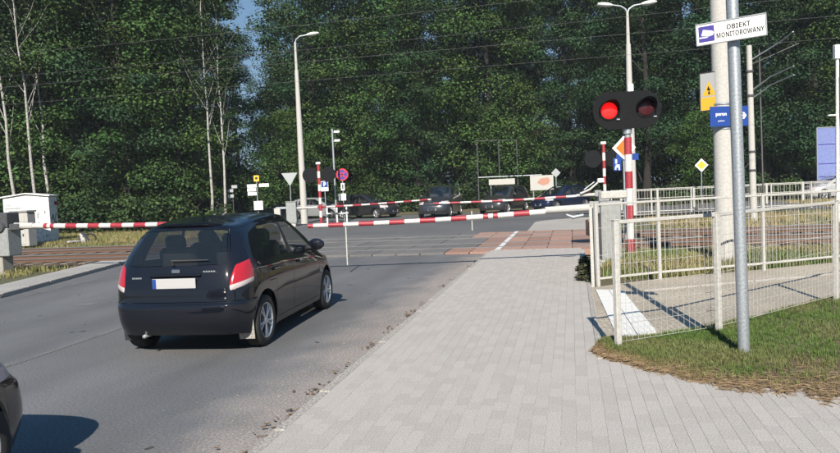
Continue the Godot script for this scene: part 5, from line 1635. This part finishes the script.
# ---------------------------------------------------------------- grass and weeds
func blade_mesh(n: int, h: float, w: float, spread: float) -> ArrayMesh:
	var st := start()
	for k in n:
		var an := rng.randf() * TAU
		var d := Vector3(cos(an), 0, sin(an))
		var o := Vector3(rng.randfn(), 0, rng.randfn()) * spread * 0.4
		var s := d.cross(Vector3.UP) * w
		var hh := h * rng.randf_range(0.6, 1.1)
		var lean := d * hh * rng.randf_range(0.15, 0.7)
		var m := o + Vector3(0, hh * 0.6, 0) + lean * 0.35
		var e := o + Vector3(0, hh, 0) * rng.randf_range(0.75, 1.0) + lean
		for q in [[o - s, o + s, m + s * 0.8], [o - s, m + s * 0.8, m - s * 0.8], [m - s * 0.8, m + s * 0.8, e]]:
			for p in q: st.add_vertex(p)
	return mesh_of(st)
func build_plants() -> void:
	var lawn := blade_mesh(7, 0.075, 0.0032, 0.035)
	scatter("lawn_grass", lawn, M.blade, 15000, func() -> Array:
		var a := pow(rng.randf(), 1.2) * 0.86
		var b := pow(rng.randf(), 0.8)
		var p := verge_point(a, b)
		var f := rng.randf_range(0.65, 1.3)
		var straw := clampf(1.0 - b * 5.2 + 0.9 * wobble.get_noise_2d(p.x * 4.0, p.z * 4.0) + (0.9 - a * 6.0 if a < 0.15 else 0.0), 0, 1)
		var c := Color(0.085, 0.135, 0.036).lerp(Color(0.135, 0.145, 0.058), clampf(0.3 + wobble.get_noise_2d(p.x * 2.0 + 40.0, p.z * 2.0) * 1.6, 0, 1))
		return [p - Vector3(0, 0.006, 0), rng.randf_range(0.4, 0.95) * lerpf(1.0, 0.6, straw), tone(c.lerp(Color(0.25, 0.19, 0.10), straw), f)], "green lawn grass with a straw-dry edge around the sign post", "grass", 0.25)
	var straw_m := start()
	tube(straw_m, [Vector3(-0.05, 0.008, 0), Vector3(0, 0.014, 0.008), Vector3(0.05, 0.006, 0)], [0.0022, 0.0022, 0.0012], 4, false)
	scatter("straw", mesh_of(straw_m), M.blade, 2600, func() -> Array:
		var a := pow(rng.randf(), 1.3) * 0.8
		var b := absf(rng.randfn(0.0, 0.09)) if rng.randf() < 0.8 else rng.randf()
		return [verge_point(a, clampf(b - 0.02, -0.03, 1)), rng.randf_range(0.5, 1.3), tone(Color(0.27, 0.19, 0.115), rng.randf_range(0.4, 1.2))], "dry cut straw lying along the edge of the lawn", "straw", 0.12)
	# dry grass along the railway
	var tuft := blade_mesh(9, 0.2, 0.006, 0.12)
	scatter("dry_grass", tuft, M.blade, 42000, func() -> Array:
		var zone := rng.randf()
		var u := 0.0
		var v := 0.0
		var green := 0.25
		if zone < 0.22:                                  # right, between the fence and the tracks
			u = rng.randf_range(13.5, 18.2); v = rng.randf_range(0.6, 16.0)
			var p := R(u, v)
			while -p.z < 12.05 + p.x * 0.335 - 0.968 + 0.12:
				u = rng.randf_range(13.5, 18.2); v = rng.randf_range(0.6, 16.0); p = R(u, v)
			green = 0.62
		elif zone < 0.60:                                # right, beyond the tracks
			u = rng.randf_range(27.0, 46.0); v = rng.randf_range(3.0, 34.0)
			if u > 33.0: v = rng.randf_range(12.0, 34.0)
			green = 0.15
		elif zone < 0.88:                                # left, beyond the tracks
			u = rng.randf_range(27.0, 38.0); v = rng.randf_range(-46.0, -16.5)
			green = 0.42
		else:                                            # left, before the tracks
			u = rng.randf_range(6.0, 18.4); v = rng.randf_range(-24.0, -13.9)
			green = 0.35
		green = clampf(green + wobble.get_noise_2d(u * 1.2, v * 1.2) * 0.7, 0, 1)
		var y := -0.08 if u < 17.3 or u > 27.9 else -0.2
		return [R(u, v, y), rng.randf_range(0.5, 1.35), tone(Color(0.30, 0.235, 0.115).lerp(Color(0.10, 0.145, 0.042), green), rng.randf_range(0.7, 1.25))], "dry yellowish grass growing along the railway", "grass", 0.2)
	# weeds at the fence foot beside the pavement
	var wk := bush("weed_clump", 0.55, 0.42, 16, 34, 0.075, Color(0.06, 0.062, 0.034))
	for q in [[2.80, 12.35, 1.0, "weed clump at the foot of the grey fence run, nearest"], [2.98, 13.0, 0.8, "weed clump at the foot of the grey fence run, second"], [3.12, 13.7, 0.9, "weed clump at the foot of the grey fence run, third"], [3.3, 14.5, 0.7, "weed clump at the foot of the grey fence run, farthest"]]:
		var t := copy_of(wk, q[3], P(q[0], q[1], 0.0), rng.randf() * TAU, Vector3(0.6, 0.65, 0.9) * q[2])
		t.set_meta("category", "weeds"); t.set_meta("group", "weeds along the fence")
	wk.free()
